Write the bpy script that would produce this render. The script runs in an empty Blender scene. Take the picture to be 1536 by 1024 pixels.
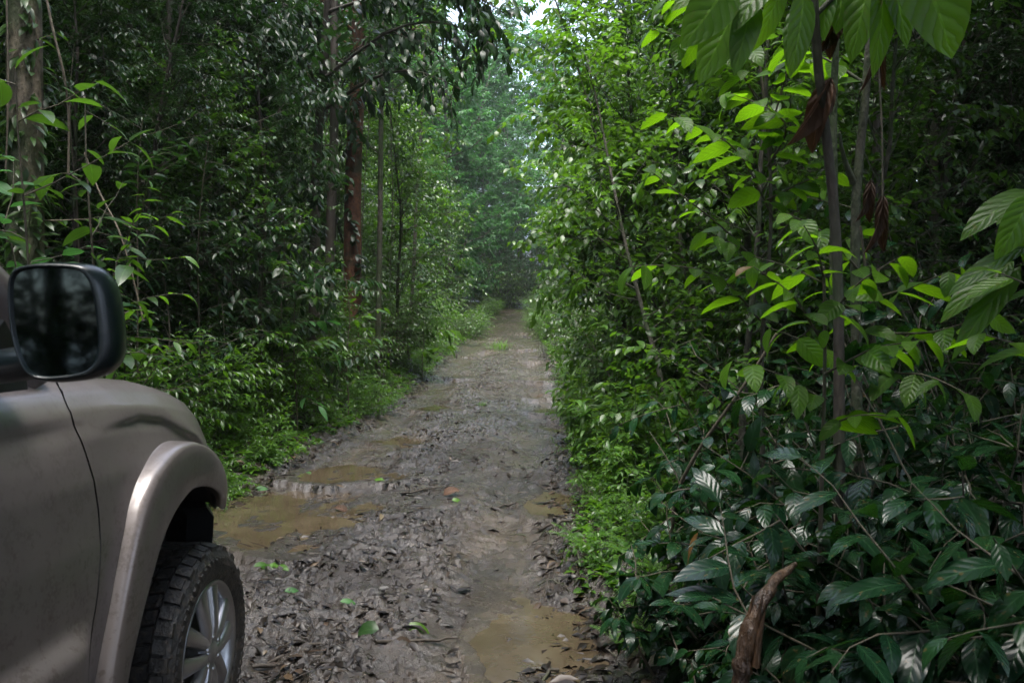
import bpy, math, random
import numpy as np
from mathutils import Vector, Matrix

R = math.radians
PI = math.pi
UP = Vector((0, 0, 1))
scene = bpy.context.scene
COL = scene.collection

# ------------------------------------------------------------------ helpers
def vnoise(x, y, seed=0):
    """gradient noise, vectorised, roughly -1..1"""
    x = np.asarray(x, float); y = np.asarray(y, float)
    xi = np.floor(x).astype(np.int64); yi = np.floor(y).astype(np.int64)
    xf = x - xi; yf = y - yi
    def g(ix, iy, dx, dy):
        h = (ix * 374761393 + iy * 668265263 + seed * 974711 + 12345) & 0x7fffffff
        h = ((h ^ (h >> 13)) * 1274126177) & 0x7fffffff
        h = h ^ (h >> 16)
        a = (h % 4096) / 4096.0 * 2 * PI
        return np.cos(a) * dx + np.sin(a) * dy
    u = xf * xf * xf * (xf * (xf * 6 - 15) + 10); v = yf * yf * yf * (yf * (yf * 6 - 15) + 10)
    a = g(xi, yi, xf, yf); b = g(xi + 1, yi, xf - 1, yf)
    c = g(xi, yi + 1, xf, yf - 1); d = g(xi + 1, yi + 1, xf - 1, yf - 1)
    return 1.5 * ((a * (1 - u) + b * u) * (1 - v) + (c * (1 - u) + d * u) * v)

def fbm(x, y, seed=0, octs=4, gain=.5):
    s = 0; a = 1
    for i in range(octs):
        s = s + a * vnoise(x * 2 ** i, y * 2 ** i, seed + i * 7); a *= gain
    return s

def sstep(a, b, x):
    t = np.clip((np.asarray(x, float) - a) / (b - a), 0, 1)
    return t * t * (3 - 2 * t)

class MB:
    """collects quads/tris with uv and a per-vertex random value"""
    def __init__(s):
        s.V = []; s.F = []; s.UV = []; s.RN = []; s.n = 0
    def add(s, V, F, UV=None, rn=None):
        V = np.asarray(V, float).reshape(-1, 3); F = np.asarray(F, np.int64)
        s.V.append(V); s.F.append(F + s.n)
        s.UV.append(np.zeros((len(V), 2)) if UV is None else np.asarray(UV, float))
        s.RN.append(np.full(len(V), .5) if rn is None else (np.full(len(V), rn) if np.isscalar(rn) else np.asarray(rn, float)))
        s.n += len(V)
    def mesh(s, name, smooth=True):
        me = bpy.data.meshes.new(name)
        V = np.concatenate(s.V); F = [f for f in s.F]
        flat = np.concatenate([f.reshape(-1) for f in F])
        tot = np.concatenate([np.full(len(f), f.shape[1]) for f in F])
        start = np.concatenate(([0], np.cumsum(tot)[:-1]))
        me.vertices.add(len(V)); me.vertices.foreach_set('co', V.reshape(-1))
        me.loops.add(len(flat)); me.loops.foreach_set('vertex_index', flat.astype(np.int32))
        me.polygons.add(len(tot)); me.polygons.foreach_set('loop_start', start.astype(np.int32))
        uv = np.concatenate(s.UV)[flat]
        me.update(calc_edges=True)
        l = me.uv_layers.new(name='UVMap'); l.data.foreach_set('uv', uv.reshape(-1))
        at = me.attributes.new('rnd', 'FLOAT', 'POINT'); at.data.foreach_set('value', np.concatenate(s.RN))
        me.polygons.foreach_set('use_smooth', np.full(len(tot), smooth))
        me.validate(); me.update()
        return me

def obj(name, mb, m, parent=None, smooth=True):
    me = mb if isinstance(mb, bpy.types.Mesh) else mb.mesh(name, smooth)
    o = bpy.data.objects.new(name, me); COL.objects.link(o)
    if m is not None and len(me.materials) == 0: me.materials.append(m)
    if parent: o.parent = parent
    return o

def tag(o, label=None, cat=None, group=None, kind=None):
    if label: o['label'] = label
    if cat: o['category'] = cat
    if group: o['group'] = group
    if kind: o['kind'] = kind
    return o

def thing(name, label, cat, loc=(0, 0, 0), group=None):
    o = bpy.data.objects.new(name, None); COL.objects.link(o)
    o.empty_display_size = .2; o.location = loc
    return tag(o, label, cat, group)

def frame(d):
    d = d.normalized()
    a = UP.cross(d)
    if a.length < .05: a = Vector((1, 0, 0)).cross(d)
    a.normalize(); return d, a, d.cross(a)

def tube(mb, pts, rad, k=6, rn=.5, vscale=1., cap=True):
    n = len(pts); V = []; UV = []; L = 0
    for i, p in enumerate(pts):
        d = (pts[min(i + 1, n - 1)] - pts[max(i - 1, 0)])
        if i == 0: d, a, b = frame(d)
        else:
            d = d.normalized(); a = a - d * a.dot(d)
            if a.length < 1e-4: d, a, b = frame(d)
            a.normalize(); b = d.cross(a)
        if i: L += (pts[i] - pts[i - 1]).length
        r = rad[i]
        for j in range(k):
            t = 2 * PI * j / k
            V.append(p + a * (r * math.cos(t)) + b * (r * math.sin(t))); UV.append((j / k, L * vscale))
    F = [[i * k + j, i * k + (j + 1) % k, (i + 1) * k + (j + 1) % k, (i + 1) * k + j] for i in range(n - 1) for j in range(k)]
    mb.add(V, F, UV, rn)
    if cap and rad[-1] > .004:
        V2 = V[-k:] + [pts[-1] + (pts[-1] - pts[-2]).normalized() * rad[-1] * .3]
        mb.add(V2, [[j, (j + 1) % k, k] for j in range(k)], None, rn)

def prof(shape, t):
    a, b = {'lance': (.75, 1.05), 'narrow': (.8, .9), 'ovate': (.55, .85), 'obovate': (.95, .6), 'heart': (.3, .9)}[shape]
    tm = a / (a + b)
    w = (t ** a) * ((1 - t) ** b) / ((tm ** a) * ((1 - tm) ** b))
    return np.maximum(w, .025)

class Leaves:
    def __init__(s): s.P = []; s.D = []; s.N = []; s.L = []; s.W = []; s.R = []; s.K = []
    def add(s, p, d, n, L, W, rn, k=.5):
        s.P.append(p[:]); s.D.append(d[:]); s.N.append(n[:]); s.L.append(L); s.W.append(W); s.R.append(rn); s.K.append(k)
    def into(s, mb, shape='lance', nseg=4, fold=.25, wav=.0, seed=0):
        if not s.P: return
        rg = np.random.RandomState(seed)
        P = np.array(s.P); D = np.array(s.D); N = np.array(s.N); L = np.array(s.L)[:, None]; W = np.array(s.W)[:, None]
        K = np.array(s.K)[:, None]; n = len(P)
        D /= np.linalg.norm(D, axis=1)[:, None] + 1e-9
        N = N - D * np.sum(N * D, 1)[:, None]; N /= np.linalg.norm(N, axis=1)[:, None] + 1e-9
        S = np.cross(D, N)
        t = np.linspace(0, 1, nseg + 1)
        if nseg <= 3: t = t ** .9
        w = prof(shape, t)
        V = np.zeros((n, nseg + 1, 3, 3)); U = np.zeros((n, nseg + 1, 3, 2))
        tw = rg.uniform(-.25, .25, (n, 1))
        for i, ti in enumerate(t):
            a = K * ti
            c = P + D * (L * np.sin(a) / K) - N * (L * (1 - np.cos(a)) / K)
            nn = N * np.cos(a) + D * np.sin(a)
            sd = S * np.cos(tw * ti) + nn * np.sin(tw * ti)
            for j, u in enumerate((-1, 0, 1)):
                hw = W * .5 * w[i] * u
                lift = np.abs(hw) * fold
                if wav and u: lift = lift + rg.uniform(-wav, wav, (n, 1)) * W
                V[:, i, j] = c + sd * hw + nn * lift
                U[:, i, j] = ((u + 1) * .5, ti)
        base = (np.arange(n) * (nseg + 1) * 3)[:, None, None]
        q = []
        for i in range(nseg):
            for j in range(2):
                o = i * 3 + j
                q.append([o, o + 1, o + 4, o + 3])
        F = (base + np.array(q)[None]).reshape(-1, 4)
        mb.add(V.reshape(-1, 3), F, U.reshape(-1, 2), np.repeat(np.array(s.R), (nseg + 1) * 3))

def grid(mb, P, keep=None, flip=False):
    nv, nu = P.shape[:2]; ii = np.arange(nv * nu).reshape(nv, nu)
    q = np.stack([ii[:-1, :-1], ii[:-1, 1:], ii[1:, 1:], ii[1:, :-1]], -1).reshape(-1, 4)
    if flip: q = q[:, ::-1]
    if keep is not None:
        c = P.reshape(-1, 3)[q].mean(1); q = q[keep(c)]
    mb.add(P.reshape(-1, 3), q)

# ------------------------------------------------------------------ materials
def newmat(name):
    m = bpy.data.materials.new(name); m.use_nodes = True
    nt = m.node_tree; nt.nodes.clear()
    out = nt.nodes.new('ShaderNodeOutputMaterial')
    return m, nt, out

def N(nt, typ, **kw):
    n = nt.nodes.new(typ)
    for k, v in kw.items():
        if k == 'inp':
            for a, b in v.items(): n.inputs[a].default_value = b
        else: setattr(n, k, v)
    return n

def ramp(nt, fac, stops):
    r = N(nt, 'ShaderNodeValToRGB'); cr = r.color_ramp
    while len(cr.elements) < len(stops): cr.elements.new(.5)
    for e, (p, c) in zip(cr.elements, stops):
        e.position = p; e.color = (c, c, c, 1) if not isinstance(c, (tuple, list)) else (*c, 1)
    nt.links.new(fac, r.inputs[0]); return r.outputs[0]

def noise(nt, scale, detail=4, rough=.55, vec=None, typ='Object'):
    n = N(nt, 'ShaderNodeTexNoise', inp={'Scale': scale, 'Detail': detail, 'Roughness': rough})
    if vec is None:
        tc = N(nt, 'ShaderNodeTexCoord'); vec = tc.outputs[typ]
    nt.links.new(vec, n.inputs['Vector']); return n

def math_n(nt, op, a, b=None, c=None):
    m = N(nt, 'ShaderNodeMath', operation=op)
    for i, v in enumerate((a, b, c)):
        if v is None: continue
        if isinstance(v, (int, float)): m.inputs[i].default_value = v
        else: nt.links.new(v, m.inputs[i])
    return m.outputs[0]

def mixc(nt, f, a, b, typ='MIX'):
    m = N(nt, 'ShaderNodeMix', data_type='RGBA', blend_type=typ)
    for sock, v in ((m.inputs[0], f), (m.inputs[6], a), (m.inputs[7], b)):
        if isinstance(v, (int, float)): sock.default_value = v
        elif isinstance(v, (tuple, list)): sock.default_value = (*v, 1)
        else: nt.links.new(v, sock)
    return m.outputs[2]

def leaf_mat(name, dark, light, trans, rough=.35, tf=.35, veins=0, vbump=.0, spec=.5, brown=0.0):
    m, nt, out = newmat(name); lk = nt.links.new
    at = N(nt, 'ShaderNodeAttribute', attribute_name='rnd')
    uv = N(nt, 'ShaderNodeUVMap', uv_map='UVMap'); sx = N(nt, 'ShaderNodeSeparateXYZ'); lk(uv.outputs[0], sx.inputs[0])
    f = math_n(nt, 'POWER', at.outputs['Fac'], 1.5)
    c = mixc(nt, f, dark, light)
    nz = noise(nt, 14, 3)
    c = mixc(nt, math_n(nt, 'MULTIPLY', nz.outputs['Fac'], .35), c, tuple(v * .45 for v in dark))
    au = math_n(nt, 'ABSOLUTE', math_n(nt, 'SUBTRACT', sx.outputs[0], .5))     # 0 at midrib, .5 at margin
    mid = math_n(nt, 'LESS_THAN', au, .028)
    c = mixc(nt, math_n(nt, 'MULTIPLY', mid, .45), c, tuple(min(1, v * 1.9 + .015) for v in light))
    if brown:
        br = math_n(nt, 'GREATER_THAN', at.outputs['Fac'], 1 - brown)
        c = mixc(nt, br, c, (.16, .085, .03))
        sp = noise(nt, 55, 2); hole = math_n(nt, 'GREATER_THAN', sp.outputs['Fac'], .66)
        c = mixc(nt, math_n(nt, 'MULTIPLY', hole, .6), c, (.10, .07, .025))
    b = N(nt, 'ShaderNodeBsdfPrincipled'); lk(c, b.inputs['Base Color'])
    rr = noise(nt, 30, 2)
    lk(math_n(nt, 'MULTIPLY_ADD', rr.outputs['Fac'], .25, rough - .12), b.inputs['Roughness'])
    b.inputs['Specular IOR Level'].default_value = spec
    tr = N(nt, 'ShaderNodeBsdfTranslucent')
    tc = mixc(nt, f, tuple(v * .6 for v in trans), trans)
    if veins:
        w = math_n(nt, 'MULTIPLY', math_n(nt, 'SUBTRACT', sx.outputs[1], math_n(nt, 'MULTIPLY', au, .55)), veins * 2 * PI)
        w = math_n(nt, 'MULTIPLY_ADD', at.outputs['Fac'], 40., w); w = math_n(nt, 'MULTIPLY_ADD', nz.outputs['Fac'], 3.5, w)
        sn = math_n(nt, 'MULTIPLY_ADD', math_n(nt, 'SINE', w), .5, .5)
        line = math_n(nt, 'POWER', sn, 8)
        tc = mixc(nt, math_n(nt, 'MULTIPLY', line, .45), tc, tuple(v * .35 for v in trans))
        h = math_n(nt, 'SUBTRACT', math_n(nt, 'POWER', math_n(nt, 'SUBTRACT', 1, sn), .6), math_n(nt, 'MULTIPLY', mid, .8))
        bp = N(nt, 'ShaderNodeBump', inp={'Strength': vbump, 'Distance': .004}); lk(h, bp.inputs['Height'])
        lk(bp.outputs[0], b.inputs['Normal'])
    lk(tc, tr.inputs['Color'])
    mx = N(nt, 'ShaderNodeMixShader'); mx.inputs[0].default_value = tf
    lk(b.outputs[0], mx.inputs[1]); lk(tr.outputs[0], mx.inputs[2]); lk(mx.outputs[0], out.inputs[0])
    return m

def bark_mat(name, c1, c2, c3, scale=9, rough=.75, stretch=.35, bump=.6, moss=None, mossamt=.5):
    m, nt, out = newmat(name); lk = nt.links.new
    tc = N(nt, 'ShaderNodeTexCoord'); mp = N(nt, 'ShaderNodeMapping'); mp.inputs['Scale'].default_value = (1, 1, stretch)
    lk(tc.outputs['Object'], mp.inputs[0])
    n1 = noise(nt, scale, 6, .65, mp.outputs[0]); n2 = noise(nt, scale * 3.5, 4, .6, mp.outputs[0]); n3 = noise(nt, 2.2, 3, .5)
    c = mixc(nt, ramp(nt, n1.outputs['Fac'], [(.36, 0.), (.62, 1.)]), c1, c2)
    c = mixc(nt, ramp(nt, n2.outputs['Fac'], [(.5, 0.), (.66, .8)]), c, c3)
    if moss: c = mixc(nt, ramp(nt, n3.outputs['Fac'], [(mossamt - .08, 0.), (mossamt + .1, .9)]), c, moss)
    b = N(nt, 'ShaderNodeBsdfPrincipled'); lk(c, b.inputs['Base Color']); b.inputs['Roughness'].default_value = rough
    h = math_n(nt, 'ADD', n1.outputs['Fac'], math_n(nt, 'MULTIPLY', n2.outputs['Fac'], .5))
    bp = N(nt, 'ShaderNodeBump', inp={'Strength': bump, 'Distance': .03}); lk(h, bp.inputs['Height']); lk(bp.outputs[0], b.inputs['Normal'])
    lk(b.outputs[0], out.inputs[0]); return m

def simple_mat(name, col, rough=.5, metal=0., spec=.5, bump=0, bscale=60, coat=0):
    m, nt, out = newmat(name); lk = nt.links.new
    b = N(nt, 'ShaderNodeBsdfPrincipled', inp={'Roughness': rough, 'Metallic': metal, 'Specular IOR Level': spec, 'Coat Weight': coat})
    n = noise(nt, bscale, 4)
    lk(mixc(nt, math_n(nt, 'MULTIPLY', n.outputs['Fac'], .5), col, tuple(v * .6 for v in col)), b.inputs['Base Color'])
    if bump:
        bp = N(nt, 'ShaderNodeBump', inp={'Strength': bump, 'Distance': .01}); lk(n.outputs['Fac'], bp.inputs['Height']); lk(bp.outputs[0], b.inputs['Normal'])
    lk(b.outputs[0], out.inputs[0]); return m

M = {}
M['leaf_dark'] = leaf_mat('leaf_dark', (0.0094, 0.0280, 0.0111), (0.0252, 0.0640, 0.0162), (0.0357, 0.1100, 0.0121), .33, .28, 0, 0, .30)
M['leaf_mid'] = leaf_mat('leaf_mid', (0.0210, 0.0560, 0.0121), (0.0546, 0.1250, 0.0183), (0.0997, 0.2500, 0.0152), .34, .36, 0, 0, .5)
M['leaf_fresh'] = leaf_mat('leaf_fresh', (0.0319, 0.0880, 0.0121), (0.0840, 0.1900, 0.0187), (0.1428, 0.3400, 0.0154), .36, .42, 0, 0, .45)
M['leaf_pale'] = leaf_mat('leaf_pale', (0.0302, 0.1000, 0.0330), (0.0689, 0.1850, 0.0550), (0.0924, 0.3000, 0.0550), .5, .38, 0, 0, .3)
M['leaf_broad'] = leaf_mat('leaf_broad', (0.0357, 0.1000, 0.0081), (0.0945, 0.2100, 0.0121), (0.2100, 0.4800, 0.0081), .40, .55, 7, .5, .35, .02)
M['leaf_gloss'] = leaf_mat('leaf_gloss', (0.0059, 0.0240, 0.0116), (0.0151, 0.0520, 0.0154), (0.0353, 0.1300, 0.0110), .22, .20, 6, .20, .30, .02)
M['leaf_herb'] = leaf_mat('leaf_herb', (0.0378, 0.1050, 0.0154), (0.0924, 0.2100, 0.0264), (0.1680, 0.3600, 0.0198), .42, .42, 0, 0, .38)
M['leaf_fern'] = leaf_mat('leaf_fern', (0.0336, 0.0950, 0.0152), (0.0788, 0.1800, 0.0202), (0.1365, 0.3200, 0.0152), .5, .38, 0, 0, .3)
M['dead_leaf'] = leaf_mat('dead_leaf', (.05, .026, .014), (.16, .085, .05), (.10, .05, .02), .6, .12, 6, .8, .3)
M['stem'] = bark_mat('stem_bark', (.045, .038, .024), (.075, .06, .04), (.03, .045, .018), 20, .7)
M['stem_green'] = bark_mat('green_stem', (.03, .06, .018), (.05, .075, .025), (.045, .04, .02), 20, .6)
M['bark_dark'] = bark_mat('dark_bark', (.022, .017, .013), (.046, .036, .026), (.055, .047, .036), 10, .75, .3, .7, (.03, .05, .016), .58)
M['bark_red'] = bark_mat('red_bark', (.070, .028, .014), (.165, .066, .030), (.030, .018, .012), 8, .75, .8, 1.0, (.03, .035, .014), .60)
M['bark_pale'] = bark_mat('pale_bark', (.07, .058, .042), (.26, .21, .15), (.035, .03, .022), 9, .8, .6, 1.0, (.035, .062, .015), .47)
M['bark_grey'] = bark_mat('grey_bark', (.034, .029, .021), (.095, .085, .066), (.022, .024, .014), 12, .8, .6, .9, (.030, .050, .014), .50)
M['bark_wet'] = bark_mat('wet_rotten_wood', (.026, .015, .009), (.085, .047, .022), (.012, .009, .007), 16, .34, .16, 1.0)
M['liana'] = bark_mat('liana_bark', (.07, .055, .035), (.14, .115, .08), (.04, .035, .02), 22, .75)

# ------------------------------------------------------------------ camera
CAMZ = 1.6; FPX = 1195.0; HOR = 500.0
cd = bpy.data.cameras.new('camera'); cam = bpy.data.objects.new('camera', cd); COL.objects.link(cam)
cam.location = (0, 0, CAMZ); cam.rotation_euler = (R(90) - math.atan(12 / FPX), 0, 0)
cd.sensor_width = 36; cd.lens = 36 * FPX / 1536; cd.clip_start = .02; cd.clip_end = 900
cd.dof.use_dof = True; cd.dof.focus_distance = 9.0; cd.dof.aperture_fstop = 8.0
scene.camera = cam

def at(px, py, D):
    return Vector(((px - 768) / FPX * D, D, CAMZ - (py - HOR) / FPX * D))

# ------------------------------------------------------------------ terrain
YK = [-200, 0, 4, 7, 8.5, 11.4, 14.4, 18.7, 27, 40, 58, 66, 75, 95, 130, 250]
ZK = [0, 0, 0, .09, .18, .27, .40, .66, 1.12, 1.80, 3.35, 3.5, 3.6, 7.5, 17, 34]
CY = [-200, 0, 3.6, 7, 11.4, 14.4, 19, 27, 47, 58, 63, 68, 74, 90, 250]
CX = [-1.6, -1.35, -1.2, -1.0, -.68, -.46, -.40, -.34, -.05, .2, .8, 2.4, 6, 20, 60]
HK = [-200, 18, 40, 58, 70, 250]; HW = [1.45, 1.45, 1.2, .95, .95, .95]
def zprof(y): 
    return np.interp(y, YK, ZK)
def cx(y): return np.interp(y, CY, CX)
def hw(y): return np.interp(y, HK, HW)

PUD = [  # x, y, rx, ry, seed
    (.17, 4.1, .30, .95, 1), (-2.0, 6.9, .85, 1.05, 2), (-1.62, 8.3, .50, .55, 3), (.74, 11.5, .34, .75, 4), (.74, 13.3, .36, .85, 11),
    (.66, 15.3, .36, .8, 12), (.55, 17.8, .46, 1.0, 5), (-1.2, 13.4, .36, .6, 6), (.40, 7.1, .24, .55, 7), (-1.32, 10.2, .34, .6, 13), (-1.05, 18.5, .4, .9, 14),
    (.42, 22.5, .4, 1.1, 8), (.38, 27, .4, 1.2, 9), (-.9, 24, .4, 1.1, 15), (-.6, 31, .45, 1.3, 10), (.35, 35, .45, 1.6, 16)]
WL = [1e3] * len(PUD)

def prad(x, y, px, py, rx, ry, sd):
    return np.sqrt(((x - px) / rx) ** 2 + ((y - py) / ry) ** 2) + .5 * fbm(x * 1.9, y * 1.2, 50 + sd, 4)

def ground(x, y, detail=True):
    x = np.asarray(x, float); y = np.asarray(y, float)
    c = cx(y); h = hw(y); dx = x - c; wob = .16 * fbm(x * .9 + 3, y * .9, 5, 3)
    e = np.abs(dx) - h + wob
    side = np.where(dx < 0, 1., 0.)
    z = zprof(y)
    z = z + np.where(side > 0, .34, .20) * sstep(-.05, .9, e) + np.maximum(e - .5, 0) * np.where(side > 0, .07, .05) * sstep(.4, 2, e)
    z = z + .25 * fbm(x * .25, y * .25, 11, 3) * sstep(.8, 4, e)
    z = z + np.maximum(np.abs(dx) - 14, 0) * .22
    if detail:
        rd = 1 - sstep(-.2, .25, e)
        rut = np.exp(-((np.abs(dx) - .98) / .27) ** 2)
        z = z - rd * rut * .045 + rd * .02 * (1 - np.minimum(np.abs(dx) / 1.3, 1) ** 2)
        near = 1 / (1 + np.maximum(y, 0) / 40)
        rough = (.35 + .65 * (1 - rut) ) * sstep(-.15, .45, .35 + fbm(x * .8, y * .5, 21, 3))
        n1 = fbm(x * 3.2, y * 2.2, 31, 3)
        n2 = 1 - 2 * np.abs(vnoise(x * 8 + .6 * n1, y * 11 + .6 * n1, 41))
        n3 = 1 - 2 * np.abs(vnoise(x * 19, y * 24, 43))
        n4 = vnoise(x * 44, y * 50, 44)
        n5 = np.maximum(vnoise(x * 13 + n1, y * 16, 46), 0) ** 1.5
        z = z + (.034 * n1 + .042 * n2 * rough + .026 * n3 * rough + .05 * n5 * rough + .010 * n4 + .011 * (1 - 2 * np.abs(vnoise(x * 27 + 2 * n1, y * 36, 47))) * rough) * near * np.where(e < 1.5, 1, .6)
        # tyre-track lugs pressed along the ruts
        z = z + rd * rut * .006 * np.sin(y * 52 + 5 * np.abs(dx)) * sstep(0, .4, vnoise(x * .7, y * .35, 77)) * near
        for (px, py, rx, ry, sd), wl in zip(PUD, WL):
            r = prad(x, y, px, py, rx, ry, sd)
            m = 1 - sstep(.55, 1.35, r)
            z = z * (1 - m) + (wl - .014 + .014 * n1 + .010 * n2 + .005 * n3) * m
            z = np.where(r < 1.5, np.maximum(z, wl + .014 * sstep(1.02, 1.2, r) - .06 * (1 - sstep(.95, 1.04, r)) + .003 * n4), z)
    return z

_P = PUD; PUD = []
_w = []
for (px, py, rx, ry, sd) in _P:
    a_ = np.linspace(0, 2 * PI, 48)
    _w.append(float(min(np.percentile(ground(px + rx * f_ * np.cos(a_), py + ry * f_ * np.sin(a_)), 35) for f_ in (1.1, 1.3))) - .004)
PUD = _P; WL = _w
def roadmask(x, y):
    e = np.abs(x - cx(y)) - hw(y) + .16 * fbm(x * .9 + 3, y * .9, 5, 3) + .12 * vnoise(x * 5, y * 5, 9)
    dx = np.abs(x - cx(y))
    t = np.maximum(np.exp(-((dx - .98) / .34) ** 2) * sstep(-.5, .3, vnoise(x * 1.3, y * .6, 15)), .75 * sstep(8.5, 13, y + 2 * vnoise(x * .8, y * .5, 16)))  # smooth ruts, then wet sky sheen painted as lighter mud farther along
    return (1 - sstep(-.12, .2, e)) * (.5 + .5 * t)
def gz(x, y): return float(ground(np.array([x]), np.array([y]), True)[0])

def axis(segs):
    out = [segs[0][0]]
    for a, b, st in segs:
        n = max(1, int(round((b - a) / st))); out += list(np.linspace(a, b, n + 1)[1:])
    return np.array(out)

xs = axis([(-160, -40, 12), (-40, -10, 2.5), (-10, -4.6, .25), (-4.6, -2.9, .05), (-2.9, 1.5, .018), (1.5, 3, .06), (3, 10, .25), (10, 40, 2.5), (40, 160, 12)])
ys = [-160, -80, -40, -20, -10, -6, -3, -1, 0, 1, 1.8, 2.4]
y = 2.6
while y < 70: ys.append(y); y += max(.017, .0045 * y)
while y < 260: ys.append(y); y += .06 * y
ys = np.array(ys)
X, Y = np.meshgrid(xs, ys); Z = ground(X, Y)
nx, ny = len(xs), len(ys)
idx = np.arange(nx * ny).reshape(ny, nx)
F = np.stack([idx[:-1, :-1], idx[:-1, 1:], idx[1:, 1:], idx[1:, :-1]], -1).reshape(-1, 4)
g = MB(); g.add(np.stack([X, Y, Z], -1).reshape(-1, 3), F, np.stack([X, Y], -1).reshape(-1, 2), roadmask(X, Y).reshape(-1))

def mud_mat():
    m, nt, out = newmat('wet_mud'); lk = nt.links.new
    tc = N(nt, 'ShaderNodeTexCoord'); o = tc.outputs['Object']
    big = noise(nt, .9, 4, .6, o); mid = noise(nt, 6, 5, .65, o); fin = noise(nt, 38, 5, .7, o); grit = noise(nt, 140, 3, .6, o)
    c = mixc(nt, ramp(nt, big.outputs['Fac'], [(.38, 0.), (.62, 1.)]), (.022, .0148, .0092), (.054, .0375, .0230))
    c = mixc(nt, ramp(nt, mid.outputs['Fac'], [(.42, 0.), (.58, .9)]), c, (.022, .016, .012))
    c = mixc(nt, ramp(nt, fin.outputs['Fac'], [(.47, 0.), (.60, .85)]), c, (.013, .0095, .0075))
    c = mixc(nt, ramp(nt, grit.outputs['Fac'], [(.60, 0.), (.75, .45)]), c, (.15, .12, .09))
    at_ = N(nt, 'ShaderNodeAttribute', attribute_name='rnd')
    hum = mixc(nt, ramp(nt, fin.outputs['Fac'], [(.4, 0.), (.65, 1.)]), (.020, .014, .010), (.050, .034, .022))
    trk_sheen = math_n(nt, 'MULTIPLY_ADD', at_.outputs['Fac'], 2.0, -1.0); trk_sheen.node.use_clamp = True
    lite = mixc(nt, ramp(nt, mid.outputs['Fac'], [(.4, 0.), (.65, 1.)]), (.080, .060, .040), (.038, .028, .019))  # tan of the ruts, doubling as painted sheen on the distant road
    lite = mixc(nt, ramp(nt, fin.outputs['Fac'], [(.55, 0.), (.66, .7)]), lite, (.024, .018, .013))
    c = mixc(nt, trk_sheen, c, lite)
    rm = math_n(nt, 'MULTIPLY', at_.outputs['Fac'], 2.0); rm.node.use_clamp = True
    c = mixc(nt, rm, hum, c)
    b = N(nt, 'ShaderNodeBsdfPrincipled'); lk(c, b.inputs['Base Color'])
    rgh = ramp(nt, mid.outputs['Fac'], [(.35, .12), (.65, .42)])
    lk(rgh, b.inputs['Roughness']); lk(ramp(nt, big.outputs['Fac'], [(.34, .45), (.56, 1.)]), b.inputs['Coat Weight']); b.inputs['Coat Roughness'].default_value = .07; b.inputs['Specular IOR Level'].default_value = .5
    h = math_n(nt, 'ADD', math_n(nt, 'MULTIPLY', fin.outputs['Fac'], .8), math_n(nt, 'MULTIPLY', grit.outputs['Fac'], .35))
    bp = N(nt, 'ShaderNodeBump', inp={'Strength': 1.0, 'Distance': .035}); lk(h, bp.inputs['Height']); lk(bp.outputs[0], b.inputs['Normal'])
    bp2 = N(nt, 'ShaderNodeBump', inp={'Strength': .6, 'Distance': .02}); lk(h, bp2.inputs['Height']); lk(bp2.outputs[0], b.inputs['Coat Normal'])
    lk(b.outputs[0], out.inputs[0]); return m
M['mud'] = mud_mat()
tag(obj('muddy_ground', g, M['mud']), kind='structure')

def water_mat():
    m, nt, out = newmat('muddy_water'); lk = nt.links.new
    n = noise(nt, 3.5, 4, .6); r = noise(nt, 26, 3, .5)
    c = mixc(nt, ramp(nt, n.outputs['Fac'], [(.35, 0.), (.65, 1.)]), (.042, .031, .019), (.074, .057, .037))
    b = N(nt, 'ShaderNodeBsdfPrincipled', inp={'Roughness': .02, 'IOR': 1.33, 'Specular IOR Level': .5})
    lk(c, b.inputs['Base Color'])
    bp = N(nt, 'ShaderNodeBump', inp={'Strength': .08, 'Distance': .01}); lk(r.outputs['Fac'], bp.inputs['Height']); lk(bp.outputs[0], b.inputs['Normal'])
    lk(b.outputs[0], out.inputs[0]); return m
M['water'] = water_mat()
for (px, py, rx, ry, sd), wl in zip(PUD, WL):
    gx, gy = np.meshgrid(np.linspace(px - 1.9 * rx, px + 1.9 * rx, 70), np.linspace(py - 1.9 * ry, py + 1.9 * ry, 90))
    w = MB(); grid(w, np.stack([gx, gy, np.full_like(gx, wl)], -1), lambda c: prad(c[:, 0], c[:, 1], px, py, rx, ry, sd) < 1.34)
    tag(obj('puddle', w, M['water']), kind='structure')

# ------------------------------------------------------------------ parked off-road car
def resample(pts, n):
    p = np.array(pts, float); d = np.concatenate(([0], np.cumsum(np.linalg.norm(np.diff(p, axis=0), axis=1))))
    t = np.linspace(0, d[-1], n); return np.stack([np.interp(t, d, p[:, i]) for i in range(p.shape[1])], -1)
def smooth(p, it=3):
    p = p.copy()
    for _ in range(it): p[1:-1] = .25 * p[:-2] + .5 * p[1:-1] + .25 * p[2:]
    return p

FO = smooth(resample([(2.10, .30), (2.105, .5), (2.123, .669), (2.2, .847), (2.254, .962), (2.309, 1.065), (2.342, 1.11), (2.393, 1.161), (2.498, 1.215), (2.618, 1.243), (2.73, 1.238), (2.86, 1.195), (3.1, 1.07), (3.25, .985), (3.37, .904)], 60), 4)
FI = smooth(resample([(2.2, .30), (2.205, .45), (2.215, .55), (2.245, .64), (2.37, .83), (2.478, .968), (2.567, 1.03), (2.70, 1.075), (2.854, 1.055), (3.05, .985), (3.2, .925), (3.34, .862)], 60), 4)
CARX = -1.114; CARC = -2.06      # right flank and centre line of the car
def taper(y): return -.36 * np.maximum((np.asarray(y, float) - 2.85) / .9, 0) ** 1.7
TOPY = [-1.2, .4, 1.6, 2.1, 2.4, 2.73, 3.07, 3.38, 3.6, 3.72, 3.78]
TOPZ = [1.50, 1.50, 1.492, 1.482, 1.472, 1.44, 1.372, 1.292, 1.19, 1.08, .98]
def topz(y): return np.interp(y, TOPY, TOPZ)
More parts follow.
